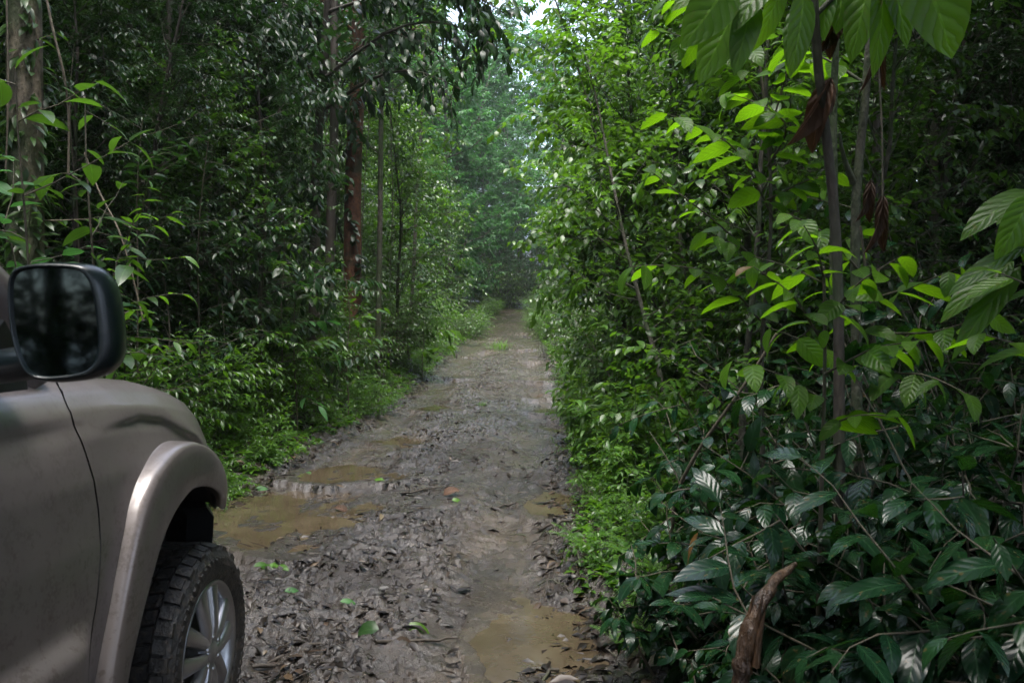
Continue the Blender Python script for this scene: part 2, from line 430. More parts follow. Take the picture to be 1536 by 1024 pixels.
IZ = [0, .012, .04, .09, .17, .28, .45, .62, .80, 1.0, 1.3]; II = [.215, .165, .118, .078, .044, .020, .004, 0, .004, .03, .06]
def flank(y, z):
    y = np.asarray(y, float); z = np.asarray(z, float)
    ins = np.interp(topz(y) - z, IZ, II)
    x = CARX - ins + taper(y)
    # crease along the door, fading on the wing
    x = x - .010 * sstep(1.362, 1.352, z) * sstep(1.25, 1.345, z) * (1 - sstep(1.95, 2.25, y))
    # arched brow over the wheel
    zc = np.interp(y, [2.2, 2.3, 2.52, 2.67, 2.9, 3.2], [1.32, 1.332, 1.338, 1.315, 1.225, 1.06])
    x = x - .013 * sstep(.004, -.014, z - zc) * sstep(-.15, -.016, z - zc) * sstep(2.2, 2.5, y) + .004 * np.exp(-((z - zc - .03) / .03) ** 2) * sstep(2.2, 2.5, y)
    # swelling of the lower door
    x = x + .045 * sstep(.86, .79, z) * (1 - sstep(1.98, 2.12, y))
    return x
def gapy(z): return np.interp(z, [.3, .5, .6, .698, .8, .903, 1.0, 1.117, 1.2, 1.26, 1.31, 1.36, 1.40, 1.43, 1.455, 1.47, 1.482], [1.99, 2.02, 2.038, 2.062, 2.10, 2.138, 2.158, 2.165, 2.158, 2.15, 2.143, 2.14, 2.15, 2.17, 2.205, 2.245, 2.30])

def inside(poly, y, z):
    r = np.zeros(len(y), bool); n = len(poly)
    for i in range(n):
        y0, z0 = poly[i]; y1, z1 = poly[(i + 1) % n]
        if z0 == z1: continue
        c = ((z0 > z) != (z1 > z)) & (y < (y1 - y0) * (z - z0) / (z1 - z0) + y0); r ^= c
    return r

def car_paint():
    m, nt, out = newmat('taupe_car_paint'); lk = nt.links.new
    tc = N(nt, 'ShaderNodeTexCoord'); o = tc.outputs['Object']
    mp = N(nt, 'ShaderNodeMapping'); mp.inputs['Scale'].default_value = (1, 1, .35); lk(o, mp.inputs[0])
    str_ = noise(nt, 5, 5, .6, mp.outputs[0]); sp = noise(nt, 42, 3, .6, o); sx = N(nt, 'ShaderNodeSeparateXYZ'); lk(o, sx.inputs[0])
    low = N(nt, 'ShaderNodeMapRange', inp={'From Min': 1.25, 'From Max': .45, 'To Min': .22, 'To Max': .85}); lk(sx.outputs[2], low.inputs[0])
    film = math_n(nt, 'MULTIPLY', low.outputs[0], ramp(nt, str_.outputs['Fac'], [(.3, .25), (.7, 1.)]))
    spots = ramp(nt, sp.outputs['Fac'], [(.58, 0.), (.66, .85)])
    spl = noise(nt, 9, 6, .75, o); spl2 = noise(nt, 85, 2, .6, o)
    splash = math_n(nt, 'MULTIPLY', ramp(nt, spl.outputs['Fac'], [(.50, 0.), (.57, .9)]), ramp(nt, spl2.outputs['Fac'], [(.42, 0.), (.55, 1.)]))
    c = mixc(nt, film, (.142, .125, .122), (.066, .052, .042))
    c = mixc(nt, math_n(nt, 'MULTIPLY', spots, low.outputs[0]), c, (.05, .037, .027))
    c = mixc(nt, math_n(nt, 'MULTIPLY', splash, low.outputs[0]), c, (.045, .034, .025))
    b = N(nt, 'ShaderNodeBsdfPrincipled', inp={'Metallic': .35, 'Coat Weight': .7, 'Coat Roughness': .12})
    lk(c, b.inputs['Base Color']); lk(math_n(nt, 'MULTIPLY_ADD', film, .5, .34), b.inputs['Roughness'])
    lk(math_n(nt, 'MULTIPLY_ADD', film, -.9, .75), b.inputs['Coat Weight'])
    lk(b.outputs[0], out.inputs[0]); return m
M['paint'] = car_paint()
M['plastic'] = simple_mat('black_plastic', (.014, .015, .016), .45, 0, .5, .1, 120)
M['gloss_black'] = simple_mat('mirror_shell_black', (.006, .011, .013), .28, 0, .4, 0, 60, .15)
M['rubber'] = bark_mat('muddy_rubber', (.014, .014, .0145), (.022, .021, .020), (.060, .046, .034), 14, .5, 1., .5)
M['alloy'] = simple_mat('silver_alloy', (.36, .36, .37), .28, .85, .5, 0, 40)
M['dark_metal'] = simple_mat('dark_metal', (.05, .048, .045), .5, .5)
M['glass'] = simple_mat('dark_window_glass', (.010, .014, .015), .03, 0, .6)
M['mirror'] = simple_mat('mirror_glass', (.05, .065, .072), .04, 1.0)
M['lamp'] = simple_mat('clear_lamp', (.45, .46, .47), .12, .3)

car = thing('car', 'taupe off-road car with flared wheel arch and black door mirror at the left', 'car', (CARC, 1.3, 0))
def cobj(name, mb, m, par=None, smooth=True, **k):
    o = obj(name, mb, m, None, smooth); o.parent = par or car
    o.matrix_parent_inverse = Matrix.Translation(-car.location) if not par else par.matrix_world.inverted()
    if not par: o.matrix_parent_inverse = Matrix.Translation((-CARC, -1.3, 0))
    else: o.matrix_parent_inverse = Matrix.Translation((-CARC, -1.3, 0)); 
    return o
def sub(name, mb, m, par, smooth=True):
    o = obj(name, mb, m, None, smooth); o.parent = par          # the parent part already carries the offset
    return o

cut = list(map(tuple, (FO * .55 + FI * .45))) + [(3.37, .3)]
zt = np.concatenate([np.linspace(0, .78, 60), np.linspace(.79, 1, 26)])
# wing and bonnet: rows from sill to shoulder to centre line
body = MB(); rows = []
ty = np.concatenate([np.linspace(0, .9, 90), np.linspace(.91, 1, 16)])
for t in zt:
    y0 = gapy(.38 + t * (1.48 - .38)) + .004
    yy = y0 + ty * (3.78 - y0); zz = .38 + t * (topz(yy) - .38)
    rows.append(np.stack([flank(yy, zz), yy, zz], -1))
for s in np.linspace(.06, 1, 14):      # bonnet
    yy = rows[59 + 26][:, 1]; x0 = rows[59 + 26][:, 0]
    zz = topz(yy) + .045 * math.sin(min(s * 1.1, 1) * PI / 2) * sstep(3.78, 3.4, yy) - .03 * math.exp(-((s - .10) / .05) ** 2) * .35
    rows.append(np.stack([x0 + (CARC - x0) * s, yy, zz], -1))
P = np.array(rows)
arch = lambda c: ~inside(cut, c[:, 1], c[:, 2]) | (c[:, 0] < -1.6)
low = lambda c: arch(c) & ~((c[:, 1] > 3.30) & (c[:, 2] < .87))
grid(body, P, low)
Q = P.copy(); Q[..., 0] = 2 * CARC - Q[..., 0]; grid(body, Q, lambda c: ~inside(cut, c[:, 1], c[:, 2]), True)
# front face closing
fr = np.stack([P[:, -1], Q[:, -1]], 1); grid(body, fr)
bodyo = cobj('body', body, M['paint'])

def side_panel(y0f, y1f, z0, z1, nu=40):
    mb = MB(); rr = []
    for z in np.linspace(z0, z1, 70):
        a, b = y0f(z), y1f(z); yy = np.linspace(a, b, nu)
        rr.append(np.stack([flank(yy, np.minimum(z, topz(yy) - .001)), yy, np.full(nu, z)], -1))
    rr[0][:, 2] -= 0; P = np.array(rr)
    edge = np.array([P[0] - [.05, 0, 0]]); grid(mb, np.concatenate([edge, P, P[-1:] - [[[.06, 0, 0]]]]))
    # returned edges so the panel has thickness
    for k in (0, -1):
        e = P[:, k]; grid(mb, np.stack([e, e - [.03, 0, 0]], 1))
    return mb
door = cobj('door', side_panel(lambda z: .98, lambda z: float(gapy(z)) - .004, .42, 1.478), M['paint'])
rdoor = cobj('door', side_panel(lambda z: -.05, lambda z: .972, .42, 1.478), M['paint'])
rear = MB(); rr = []
for z in np.linspace(.42, 1.478, 30):
    yy = np.linspace(-1.15, -.058, 30); x = flank(yy, np.full(30, z)); x = x - .25 * np.maximum((-.7 - yy) / .45, 0) ** 2
    rr.append(np.stack([x, yy, np.full(30, z)], -1))
P2 = np.array(rr); grid(rear, P2); Q2 = P2.copy(); Q2[..., 0] = 2 * CARC - Q2[..., 0]; grid(rear, Q2, None, True)
grid(rear, np.stack([P2[:, 0], Q2[:, 0]], 1))
yy = np.linspace(-.058, 2.11, 30); rr = []
for z in np.linspace(.42, 1.478, 20): rr.append(np.stack([2 * CARC - flank(yy, np.full(30, z)), yy, np.full(30, z)], -1))
grid(rear, np.array(rr), None, True)                    # far flank
cobj('rear_body', rear, M['paint'])
for y0, d in ((1.15, door), (.12, rdoor)):
    hb = MB(); pts = [Vector((float(flank(y0, 1.2)) + a, y0 + b, 1.2)) for a, b in ((-.01, 0), (.035, .03), (.042, .1), (.035, .17), (-.01, .2))]
    tube(hb, pts, [.014] * 5, 8); sub('handle', hb, M['plastic'], d)
# inner structure behind the gaps, sill and floor
inner = MB()
def box(mb, a, b):
    x0, y0, z0 = a; x1, y1, z1 = b
    V = [(x0, y0, z0), (x1, y0, z0), (x1, y1, z0), (x0, y1, z0), (x0, y0, z1), (x1, y0, z1), (x1, y1, z1), (x0, y1, z1)]
    mb.add(V, [[3, 2, 1, 0], [4, 5, 6, 7], [0, 1, 5, 4], [1, 2, 6, 5], [2, 3, 7, 6], [3, 0, 4, 7]])
box(inner, (2 * CARC + 1.32, -1.0, .36), (-1.32, 2.12, 1.40)); box(inner, (2 * CARC + 1.5, 2.12, .5), (-1.48, 3.4, 1.05))
cobj('chassis', inner, M['plastic'], smooth=False)
# wheel-arch liner
lin = MB(); a = FI * [1, 1]; 
xa = CARX - .005 + taper(a[:, 0])
rows = [np.stack([xa - d, a[:, 0], a[:, 1] + (.03 if d > .02 else 0)], -1) for d in (0.0, .03, .2, .42)]
grid(lin, np.array(rows)); grid(lin, np.stack([rows[-1], np.stack([rows[-1][:, 0] , np.full(60, 2.8), np.full(60, .3)], -1)], 0))
cobj('arch_liner', lin, M['plastic'])
# flared arch moulding
fl = MB(); rows = []
tp = taper(FO[:, 0]); tpi = taper(FI[:, 0])
for s, out, zl in ((0, -.008, 0), (.015, .014, 0), (.06, .034, 0), (.12, .038, 0), (.25, .041, 0), (.45, .042, 0), (.70, .040, 0), (.90, .036, 0), (.97, .031, 0), (1, .022, 0), (1.0, .005, .012), (1.0, -.06, .02)):
    p = FO * (1 - s) + FI * s
    xb = flank(p[:, 0], np.maximum(p[:, 1], .42)) if s == 0 else CARX + (tp * (1 - s) + tpi * s)
    rows.append(np.stack([np.minimum(xb, CARX + taper(p[:, 0]) + .02) + out if s == 0 else xb + out, p[:, 0], p[:, 1] + zl], -1))
Pf = np.array(rows); Pf[1:, :, 0] = np.maximum(Pf[1:, :, 0], Pf[0, :, 0] + .004)
grid(fl, Pf); cobj('flared_arch', fl, M['paint'])
# lower bumper in dark plastic
bm = MB(); rr = []
for z in np.linspace(.46, .875, 12):
    yb = np.concatenate([np.linspace(3.31, 3.80, 18)]); x = CARX - .012 + taper(yb) - .05 * ((.875 - z) / .4) ** 2 - .03 * sstep(.84, .875, z)
    rr.append(np.stack([x, yb, np.full(18, z)], -1))
Pb = np.array(rr); grid(bm, Pb); Qb = Pb.copy(); Qb[..., 0] = 2 * CARC - Qb[..., 0]; grid(bm, Qb, None, True)
grid(bm, np.stack([Pb[:, -1], Qb[:, -1]], 1)); grid(bm, np.stack([Pb[:, 0], Pb[:, 0] - [.12, -.02, 0]], 1)); grid(bm, np.stack([Pb[-1], Qb[-1]], 0)); grid(bm, np.stack([Pb[0], Qb[0]], 0))
cobj('bumper', bm, M['plastic'])
hl = MB(); rr = []
for z in np.linspace(.93, 1.10, 8):
    yb = np.linspace(3.5, 3.70, 8); rr.append(np.stack([CARX + taper(yb) - .03 + .02, yb, np.full(8, z)], -1))
grid(hl, np.array(rr)); cobj('headlight', hl, M['lamp'])
# cabin: roof, pillars, glass
def slab(mb, pts, th):
    tube(mb, [Vector(p) for p in pts], [th] * len(pts), 8)
for q_ in ([(-1.285, 2.12, 1.47), (-1.285, 2.0, 1.70), (-1.36, 1.84, 1.87), (-1.45, 1.74, 1.93)], [(-1.33, .97, 1.47), (-1.46, .95, 1.93)], [(-1.33, -.1, 1.47), (-1.46, -.08, 1.93)]):
    for mir in (0, 1):
        pm = MB(); slab(pm, [(2 * CARC - v[0], v[1], v[2]) if mir else v for v in q_], .047); cobj('pillar', pm, M['paint'])
rf = MB(); rr = []
for u in np.linspace(0, 1, 16):
    yy = np.linspace(-1.0, 1.74, 20); x = -1.44 + u * (2 * CARC + 1.44 + 1.44); z = 1.93 + .06 * math.sin(u * PI) ** .5 - .05 * np.maximum((-.4 - yy) / .6, 0) - .02 * np.maximum((yy - 1.2) / .54, 0) ** 2
    rr.append(np.stack([np.full(20, x), yy, z], -1))
grid(rf, np.array(rr)); cobj('roof', rf, M['paint'])
for ya, yb, yc, yd in ((1.0, 2.06, 1.74, 1.0), (-.06, .93, .93, -.06), (-1.0, -.14, -.14, -.9)):
    V = [(-1.325, ya, 1.476), (-1.325, yb, 1.476), (-1.45, yc, 1.92), (-1.45, yd, 1.92)]
    for mir in (0, 1):
        gl = MB(); gl.add([(2 * CARC - v[0], v[1], v[2]) if mir else v for v in V], [[3, 2, 1, 0] if mir else [0, 1, 2, 3]]); cobj('side_window', gl, M['glass'], smooth=False)
ws = MB(); ws.add([(-1.30, 2.15, 1.47), (2 * CARC + 1.30, 2.15, 1.47), (2 * CARC + 1.44, 1.74, 1.93), (-1.44, 1.74, 1.93)], [[0, 1, 2, 3]]); cobj('windscreen', ws, M['glass'], smooth=False)
rw = MB(); rw.add([(-1.35, -1.12, 1.48), (2 * CARC + 1.35, -1.12, 1.48), (2 * CARC + 1.44, -1.0, 1.88), (-1.44, -1.0, 1.88)], [[3, 2, 1, 0]]); cobj('rear_window', rw, M['glass'], smooth=False)

# wheel
WC = Vector((CARX - .004, 2.95, .415)); WR = .375
def lathe(mb, pr, n=72, c=WC):
    pr = np.array(pr); th = np.linspace(0, 2 * PI, n + 1)
    P = np.stack([np.stack([c.x + np.full(n + 1, x), c.y + r * np.cos(th), c.z + r * np.sin(th)], -1) for x, r in pr]); grid(mb, P)
def make_wheel(c):
    ty = MB()
    lathe(ty, [(-.03, .236), (-.005, .243), (.006, .262), (.012, .295), (.008, .325), (-.005, .345), (-.022, .357), (-.05, .360), (-.20, .360), (-.235, .355), (-.25, .34), (-.262, .30), (-.25, .243)], 180, c)
    rg = random.Random(4)
    nb = 44
    for i in range(nb):
        for row, (xa, xb, r0, r1, ofs, sk) in enumerate(((-.055, -.004, .345, .372, 0, .2), (-.112, -.064, .35, .374, .5, -.3), (-.166, -.122, .35, .374, .2, .3), (-.215, -.174, .35, .374, .7, -.3), (-.26, -.222, .343, .371, 0, .2))):
            a0 = 2 * PI * (i + ofs) / nb; da = 2 * PI / nb * .43
            if row == 0 and i % 2: xb -= .012; 
            V = []
            for (r, s) in ((r0, 1.1), (r1, .92)):
                for (x, aa) in ((xa, -1), (xb, -1), (xb, 1), (xa, 1)):
                    an = a0 + aa * da * s + (x - xa) / .05 * sk * da; rr = r - (.012 if (row == 0 and x == xb) or (row == 4 and x == xa) else 0)
                    V.append((c.x + x, c.y + rr * math.cos(an), c.z + rr * math.sin(an)))
            ty.add(V, [[4, 5, 6, 7], [0, 1, 5, 4], [1, 2, 6, 5], [2, 3, 7, 6], [3, 0, 4, 7]])
    # raised ring and shoulder ribs on the sidewall
    for i in range(60):
        a = 2 * PI * i / 60; b = a + .05
        V = [(c.x + x, c.y + r * math.cos(t), c.z + r * math.sin(t)) for t in (a, b) for (x, r) in ((.009, .322), (.0135, .318), (.0155, .296), (.011, .292))]
        ty.add(V, [[0, 1, 5, 4], [1, 2, 6, 5], [2, 3, 7, 6]])
    rim = MB()
    lathe(rim, [(-.22, .20), (-.05, .205), (-.02, .215), (-.004, .232), (.002, .240), (-.006, .245), (-.03, .238)], 72, c)
    for k in range(5):
        for s in (-1, 1):
            a = 2 * PI * k / 5 + .25
            tq = Vector((0, -math.sin(a), math.cos(a))); rd = Vector((0, math.cos(a), math.sin(a))); rows = []
            for (r, w, of, x) in ((.035, .020, .020, .0), (.09, .021, .030, .004), (.15, .026, .042, -.004), (.20, .031, .050, -.012), (.226, .036, .056, -.016)):
                cc = c + rd * r + tq * (of * s) + Vector((x, 0, 0))
                rows.append([cc + tq * (-w) + Vector((-.028, 0, 0)), cc + tq * (-w), cc + tq * (-w * .5) + Vector((.006, 0, 0)), cc + tq * (w * .5) + Vector((.006, 0, 0)), cc + tq * w, cc + tq * w + Vector((-.028, 0, 0))])
            grid(rim, np.array([[v[:] for v in r] for r in rows]))
    hub = MB(); lathe(hub, [(.012, .001), (.012, .03), (.004, .042), (-.03, .05)], 32, c)
    for k in range(6):
        a = 2 * PI * (k + .5) / 6; q = c + Vector((.004, .055 * math.cos(a), .055 * math.sin(a))); lathe(hub, [(.008, .0005), (.008, .009), (-.02, .010)], 8, q)
    br = MB(); lathe(br, [(-.09, .001), (-.09, .155), (-.10, .157), (-.11, .155)], 40, c); lathe(br, [(-.15, .001), (-.15, .20)], 24, c)
    w = MB(); lathe(w, [(-.19, .001), (-.19, .12), (-.12, .12), (-.12, .001)], 24, c)
    for mb_ in (ty, rim, hub, br, w):
        for V_ in mb_.V: V_[:, 1] = c.y + (V_[:, 1] - c.y) * 1.07; V_[:, 2] = c.z + (V_[:, 2] - c.z) * 1.07
    wo = cobj('wheel', w, M['dark_metal'])
    for nm, mb, m in (('tyre', ty, M['rubber']), ('rim', rim, M['alloy']), ('hub_cap', hub, M['alloy']), ('brake_disc', br, M['dark_metal'])): sub(nm, mb, m, wo, nm != 'tyre')
    return wo
make_wheel(WC)

# door mirror: shell outline traced at its own distance
MD = 1.5
def mp(px, py, D=MD): return np.array(at(px, py, D)[:])
outl = [(20, 402), (34, 395), (62, 391), (100, 390), (140, 392), (158, 400), (170, 420), (178, 455), (183, 500), (182, 530), (174, 548), (158, 558), (130, 563), (90, 566), (62, 565), (46, 556), (33, 535), (22, 500), (17, 460), (16, 425)]
ol = np.array(outl, float); ol = np.concatenate([ol, ol[:1]]); ol = resample(ol, 64)
for _ in range(2): ol[:-1] = .25 * np.roll(ol[:-1], 1, 0) + .5 * ol[:-1] + .25 * np.roll(ol[:-1], -1, 0); ol[-1] = ol[0]
ol = ol.mean(0) + (ol - ol.mean(0)) * [.83, 1.045] + [-9, 5]
cc = ol[:-1].mean(0); c3 = mp(*cc)
rot = Matrix.Rotation(R(7), 3, 'Z'); rotn = np.array([[math.cos(R(8)), -math.sin(R(8))], [math.sin(R(8)), math.cos(R(8))]])
def ring(scale, dy, sx=1., sh=0.):
    out = []
    for p in ol:
        q = mp(cc[0] + (p[0] - cc[0]) * scale * sx + sh, cc[1] + (p[1] - cc[1]) * scale); q[1] += dy
        d = q - c3; out.append(c3 + np.array([d[0], d[1] + d[0] * .25, d[2]]))
    return np.array(out)
shell = MB(); grid(shell, np.array([ring(.875, .012, .93, -6), ring(.895, -.003, .93, -6), ring(.92, -.006, .95, -5), ring(.955, 0, .97, -3), ring(.985, .015), ring(1.0, .03), ring(.985, .05), ring(.93, .072), ring(.8, .09), ring(.55, .10), ring(.02, .105)]), None, True)
slab(shell, [c3 + [-.06, .05, -.075], c3 + [-.12, .05, -.085], c3 + [-.2, .09, -.095], c3 + [-.36, .2, -.115]], .034)
mo = cobj('door_mirror', shell, M['gloss_black'])
gls = MB(); g1 = ring(.885, .006, .93, -6); gls.add(np.concatenate([g1[:-1], [g1[:-1].mean(0)]]), [[i, (i + 1) % 63, 63] for i in range(63)])
sub('mirror_glass', gls, M['mirror'], mo)
sail = MB(); V = [mp(-60, 598, 1.66), mp(54, 584, 1.92), mp(50, 556, 1.92), mp(36, 512, 1.86), mp(20, 480, 1.8), mp(-60, 470, 1.7)]
V = [v + np.array([-.02, 0, 0]) for v in V]; Vb = [v + np.array([-.07, .0, 0]) for v in V]; n = len(V)
sail.add(V + Vb, [[i, (i + 1) % n, (i + 1) % n + n, i + n] for i in range(n)]); sail.add(V, [[0, 1, 2, 3], ]); sail.add(V, [[0, 3, 4, 5]])
cobj('mirror_base', sail, M['plastic'], smooth=False)

# ------------------------------------------------------------------ plants
def rvec(rg, s=1.):
    return Vector((rg.gauss(0, s), rg.gauss(0, s), rg.gauss(0, s)))
def limb(rg, p, d, L, nseg, wander=.12, trop=0.):
    pts = [p.copy()]; d = d.normalized()
    for i in range(nseg):
        d = (d + rvec(rg, wander) + UP * trop).normalized()
        p = p + d * (L / nseg); pts.append(p.copy())
    return pts
def on(pts, t):
    f = t * (len(pts) - 1); i = min(int(f), len(pts) - 2); u = f - i
    return pts[i].lerp(pts[i + 1], u), (pts[i + 1] - pts[i]).normalized()
def turn(rg, d, ang, az=None):
    d, a, b = frame(d); az = rg.uniform(0, 2 * PI) if az is None else az
    return (d * math.cos(ang) + (a * math.cos(az) + b * math.sin(az)) * math.sin(ang)).normalized()

class Plant:
    def __init__(s, seed): s.rg = random.Random(seed); s.wood = MB(); s.lv = Leaves(); s.seed = seed
    def twig(s, pts, n, L, W, spread=.95, droop=.25, t0=.12, k=.5, tone=(0, 1), whorl=False, upn=1., jit=.28):
        rg = s.rg
        for i in range(n):
            t = t0 + (1 - t0) * (i + rg.uniform(-.2, .2)) / max(n - 1, 1); t = min(max(t, 0), 1)
            p, d = on(pts, t)
            h = d.cross(UP)
            if h.length < .2: h = Vector((rg.gauss(0, 1), rg.gauss(0, 1), 0))
            h.normalize()
            if whorl: h = turn(rg, d, PI / 2)
            sd = h if i % 2 else -h
            if i == n - 1: sd = h * rg.uniform(-.3, .3)
            ld = (sd * spread + d * .6 - UP * droop + rvec(rg, jit)).normalized()
            nn = (UP * upn + rvec(rg, .28) + sd * .15); nn = nn - ld * nn.dot(ld)
            sc = rg.uniform(.65, 1.15) * (1 - .3 * t if n > 6 else 1)
            s.lv.add(p, ld, nn, L * sc, W * sc * rg.uniform(.85, 1.15), tone[0] + (tone[1] - tone[0]) * min(1, max(0, rg.random() * .8 + .2 * t)), rg.uniform(k * .4, k * 1.5))
    def build(s, shape, nseg, fold=.25, wav=0., split=None):
        f = MB(); s.lv.into(f, shape, nseg, fold, wav, s.seed); return f

def shrub(seed, h, nst, spread, L, W, ntw, nlf, shape='lance', nseg=3, droop=.3, lean=(0, 0), k=.6, r0=.012, tw=(.25, .5), t0=.2):
    p = Plant(seed); rg = p.rg
    for i in range(nst):
        a = rg.uniform(0, 2 * PI); hh = h * rg.uniform(.55, 1.)
        d = Vector((math.cos(a) * spread + lean[0], math.sin(a) * spread + lean[1], 1))
        st = limb(rg, Vector((rg.gauss(0, .12 * spread + .03), rg.gauss(0, .12 * spread + .03), -.08)), d, hh * 1.08, 7, .13, -.02)
        tube(p.wood, st, [r0 * (1 - .75 * j / 7) for j in range(8)], 5)
        for j in range(ntw):
            t = t0 + (1 - t0) * (j + rg.random()) / ntw; q, dd = on(st, t)
            td = turn(rg, dd, R(rg.uniform(45, 80))); td.z = td.z * .7 + .1
            l = h * rg.uniform(*tw) * (1.15 - .5 * t); tp = limb(rg, q, td, l, 4, .14, -.08)
            tube(p.wood, tp, [r0 * .35, r0 * .3, r0 * .24, r0 * .18, r0 * .1], 3, cap=False)
            p.twig(tp, nlf, L, W, droop=droop, k=k)
        p.twig(st[-3:], nlf, L, W, droop=droop, k=k)
    return p

def tree(seed, h, r, base, spread, L, W, nl, ntw, nlf, shape='lance', trop=.03, droop=.35, taper=.5, wander=.05, ang=(55, 95), lean=(0, 0), k=.6, topr=.25, tl=(.25, .45), jit=.28):
    p = Plant(seed); rg = p.rg
    st = limb(rg, Vector((0, 0, -.2)), Vector((lean[0], lean[1], 1)), h + .2, 12, wander, 0.03)
    tube(p.wood, st, [r * (1.35 if j == 0 else 1) * (1 - (1 - topr) * (j / 12) ** .9) for j in range(13)], 10)
    for i in range(nl):
        t = base + (1 - base) * (i + rg.random()) / nl; q, dd = on(st, t)
        u = (t - base) / (1 - base)
        ln = spread * (1 - taper * abs(u - .35) ** 1.3 * 1.6) * rg.uniform(.6, 1.1)
        ln = max(ln, spread * .25)
        d = turn(rg, dd, R(rg.uniform(*ang) * (1 - .45 * u)))
        b = limb(rg, q, d, ln, 6, .14, trop)
        rr = max(.008, r * .32 * (1 - .5 * u)); tube(p.wood, b, [rr * (1 - .8 * j / 6) for j in range(7)], 5)
        for j in range(ntw):
            tt = .25 + .75 * (j + rg.random()) / ntw; q2, d2 = on(b, tt)
            td = turn(rg, d2, R(rg.uniform(30, 75))); tp = limb(rg, q2, td, spread * rg.uniform(*tl), 4, .16, -.06)
            tube(p.wood, tp, [rr * .25, rr * .22, rr * .18, rr * .13, rr * .08], 3, cap=False)
            p.twig(tp, nlf, L, W, droop=droop, k=k, jit=jit)
    return p

def fern(seed, nf, L, wd, npin=26):
    p = Plant(seed); rg = p.rg
    for i in range(nf):
        a = 2 * PI * i / nf + rg.uniform(-.3, .3); d = Vector((math.cos(a) * .75, math.sin(a) * .75, 1)); l = L * rg.uniform(.7, 1.1)
        st = limb(rg, Vector((0, 0, -.03)), d, l, 8, .03, -.11); tube(p.wood, st, [.005 * (1 - .8 * j / 8) for j in range(9)], 4, cap=False)
        for j in range(npin):
            t = .18 + .82 * j / npin; q, dd = on(st, t); h = dd.cross(UP).normalized()
            for sg in (-1, 1):
                ld = (h * sg + dd * .45 - UP * .15 + rvec(rg, .05)).normalized()
                p.lv.add(q, ld, h.cross(dd).normalized() * 1. + rvec(rg, .1), wd * (1 - t) ** .6 * rg.uniform(.9, 1.1) + .02, .018, rg.random(), .5)
    return p

def grasslike(seed, n, h, w, spread=.12):
    p = Plant(seed); rg = p.rg
    for i in range(n):
        a = rg.uniform(0, 2 * PI); q = Vector((rg.gauss(0, spread), rg.gauss(0, spread), -.02))
        d = Vector((math.cos(a) * rg.uniform(.1, .7), math.sin(a) * rg.uniform(.1, .7), 1)).normalized()
        p.lv.add(q, d, Vector((-math.cos(a), -math.sin(a), .3)), h * rg.uniform(.5, 1.1), w, rg.random(), rg.uniform(.5, 1.7))
    return p

PROTO = {}
def proto(key, plant, shape, nseg, fold, leafm, woodm, parts=('stem', 'foliage'), wav=0.):
    f = plant.build(shape, nseg, fold, wav).mesh(parts[1]); f.materials.append(leafm)
    w = None
    if plant.wood.V:
        w = plant.wood.mesh(parts[0]); w.materials.append(woodm)
    PROTO[key] = (w, f, parts)

def plant(key, name, label, cat, loc, rz=0., s=1., group=None, tilt=(0, 0), sz=None, kind=None):
    w, f, parts = PROTO[key]
    t = thing(name, label, cat, loc, group); t.rotation_euler = (tilt[0], tilt[1], rz); t.scale = (s, s, s * (sz or 1))
    for nm, me in zip(parts, (w, f)):
        if me is None: continue
        o = bpy.data.objects.new(nm, me); COL.objects.link(o); o.parent = t
    return t

TP = ('trunk', 'crown')
# roadside shrubs with small lance leaves
for i in range(3):
    proto(f'shrub{i}', shrub(10 + i, 1.7, 11, .55, .115, .036, 13, 11, droop=.35), 'lance', 3, .3, M['leaf_mid'], M['stem'])
    proto(f'fresh{i}', shrub(20 + i, 1.5, 14, .6, .145, .046, 12, 10, droop=.35), 'lance', 3, .3, M['leaf_fresh'], M['stem_green'])
    proto(f'low{i}', shrub(30 + i, .62, 10, .8, .075, .030, 6, 7, 'ovate', droop=.2, r0=.005), 'ovate', 3, .25, M['leaf_fresh'], M['stem_green'])
    proto(f'dark{i}', shrub(40 + i, 2.4, 10, .4, .14, .050, 13, 9, droop=.45), 'lance', 3, .25, M['leaf_dark'], M['stem'])
proto('oval', shrub(50, 1.9, 6, .5, .15, .085, 8, 6, 'ovate', droop=.35), 'ovate', 4, .2, M['leaf_mid'], M['stem'])
proto('herb', shrub(51, .85, 16, .45, .12, .035, 7, 7, droop=.15, r0=.006, tw=(.12, .25)), 'lance', 4, .3, M['leaf_herb'], M['stem_green'])
proto('fern', fern(52, 9, .75, .13), 'narrow', 2, .1, M['leaf_fern'], M['stem_green'], ('stalk', 'fronds'))
proto('grass', grasslike(53, 90, .4, .012), 'narrow', 4, .2, M['leaf_herb'], M['stem_green'])
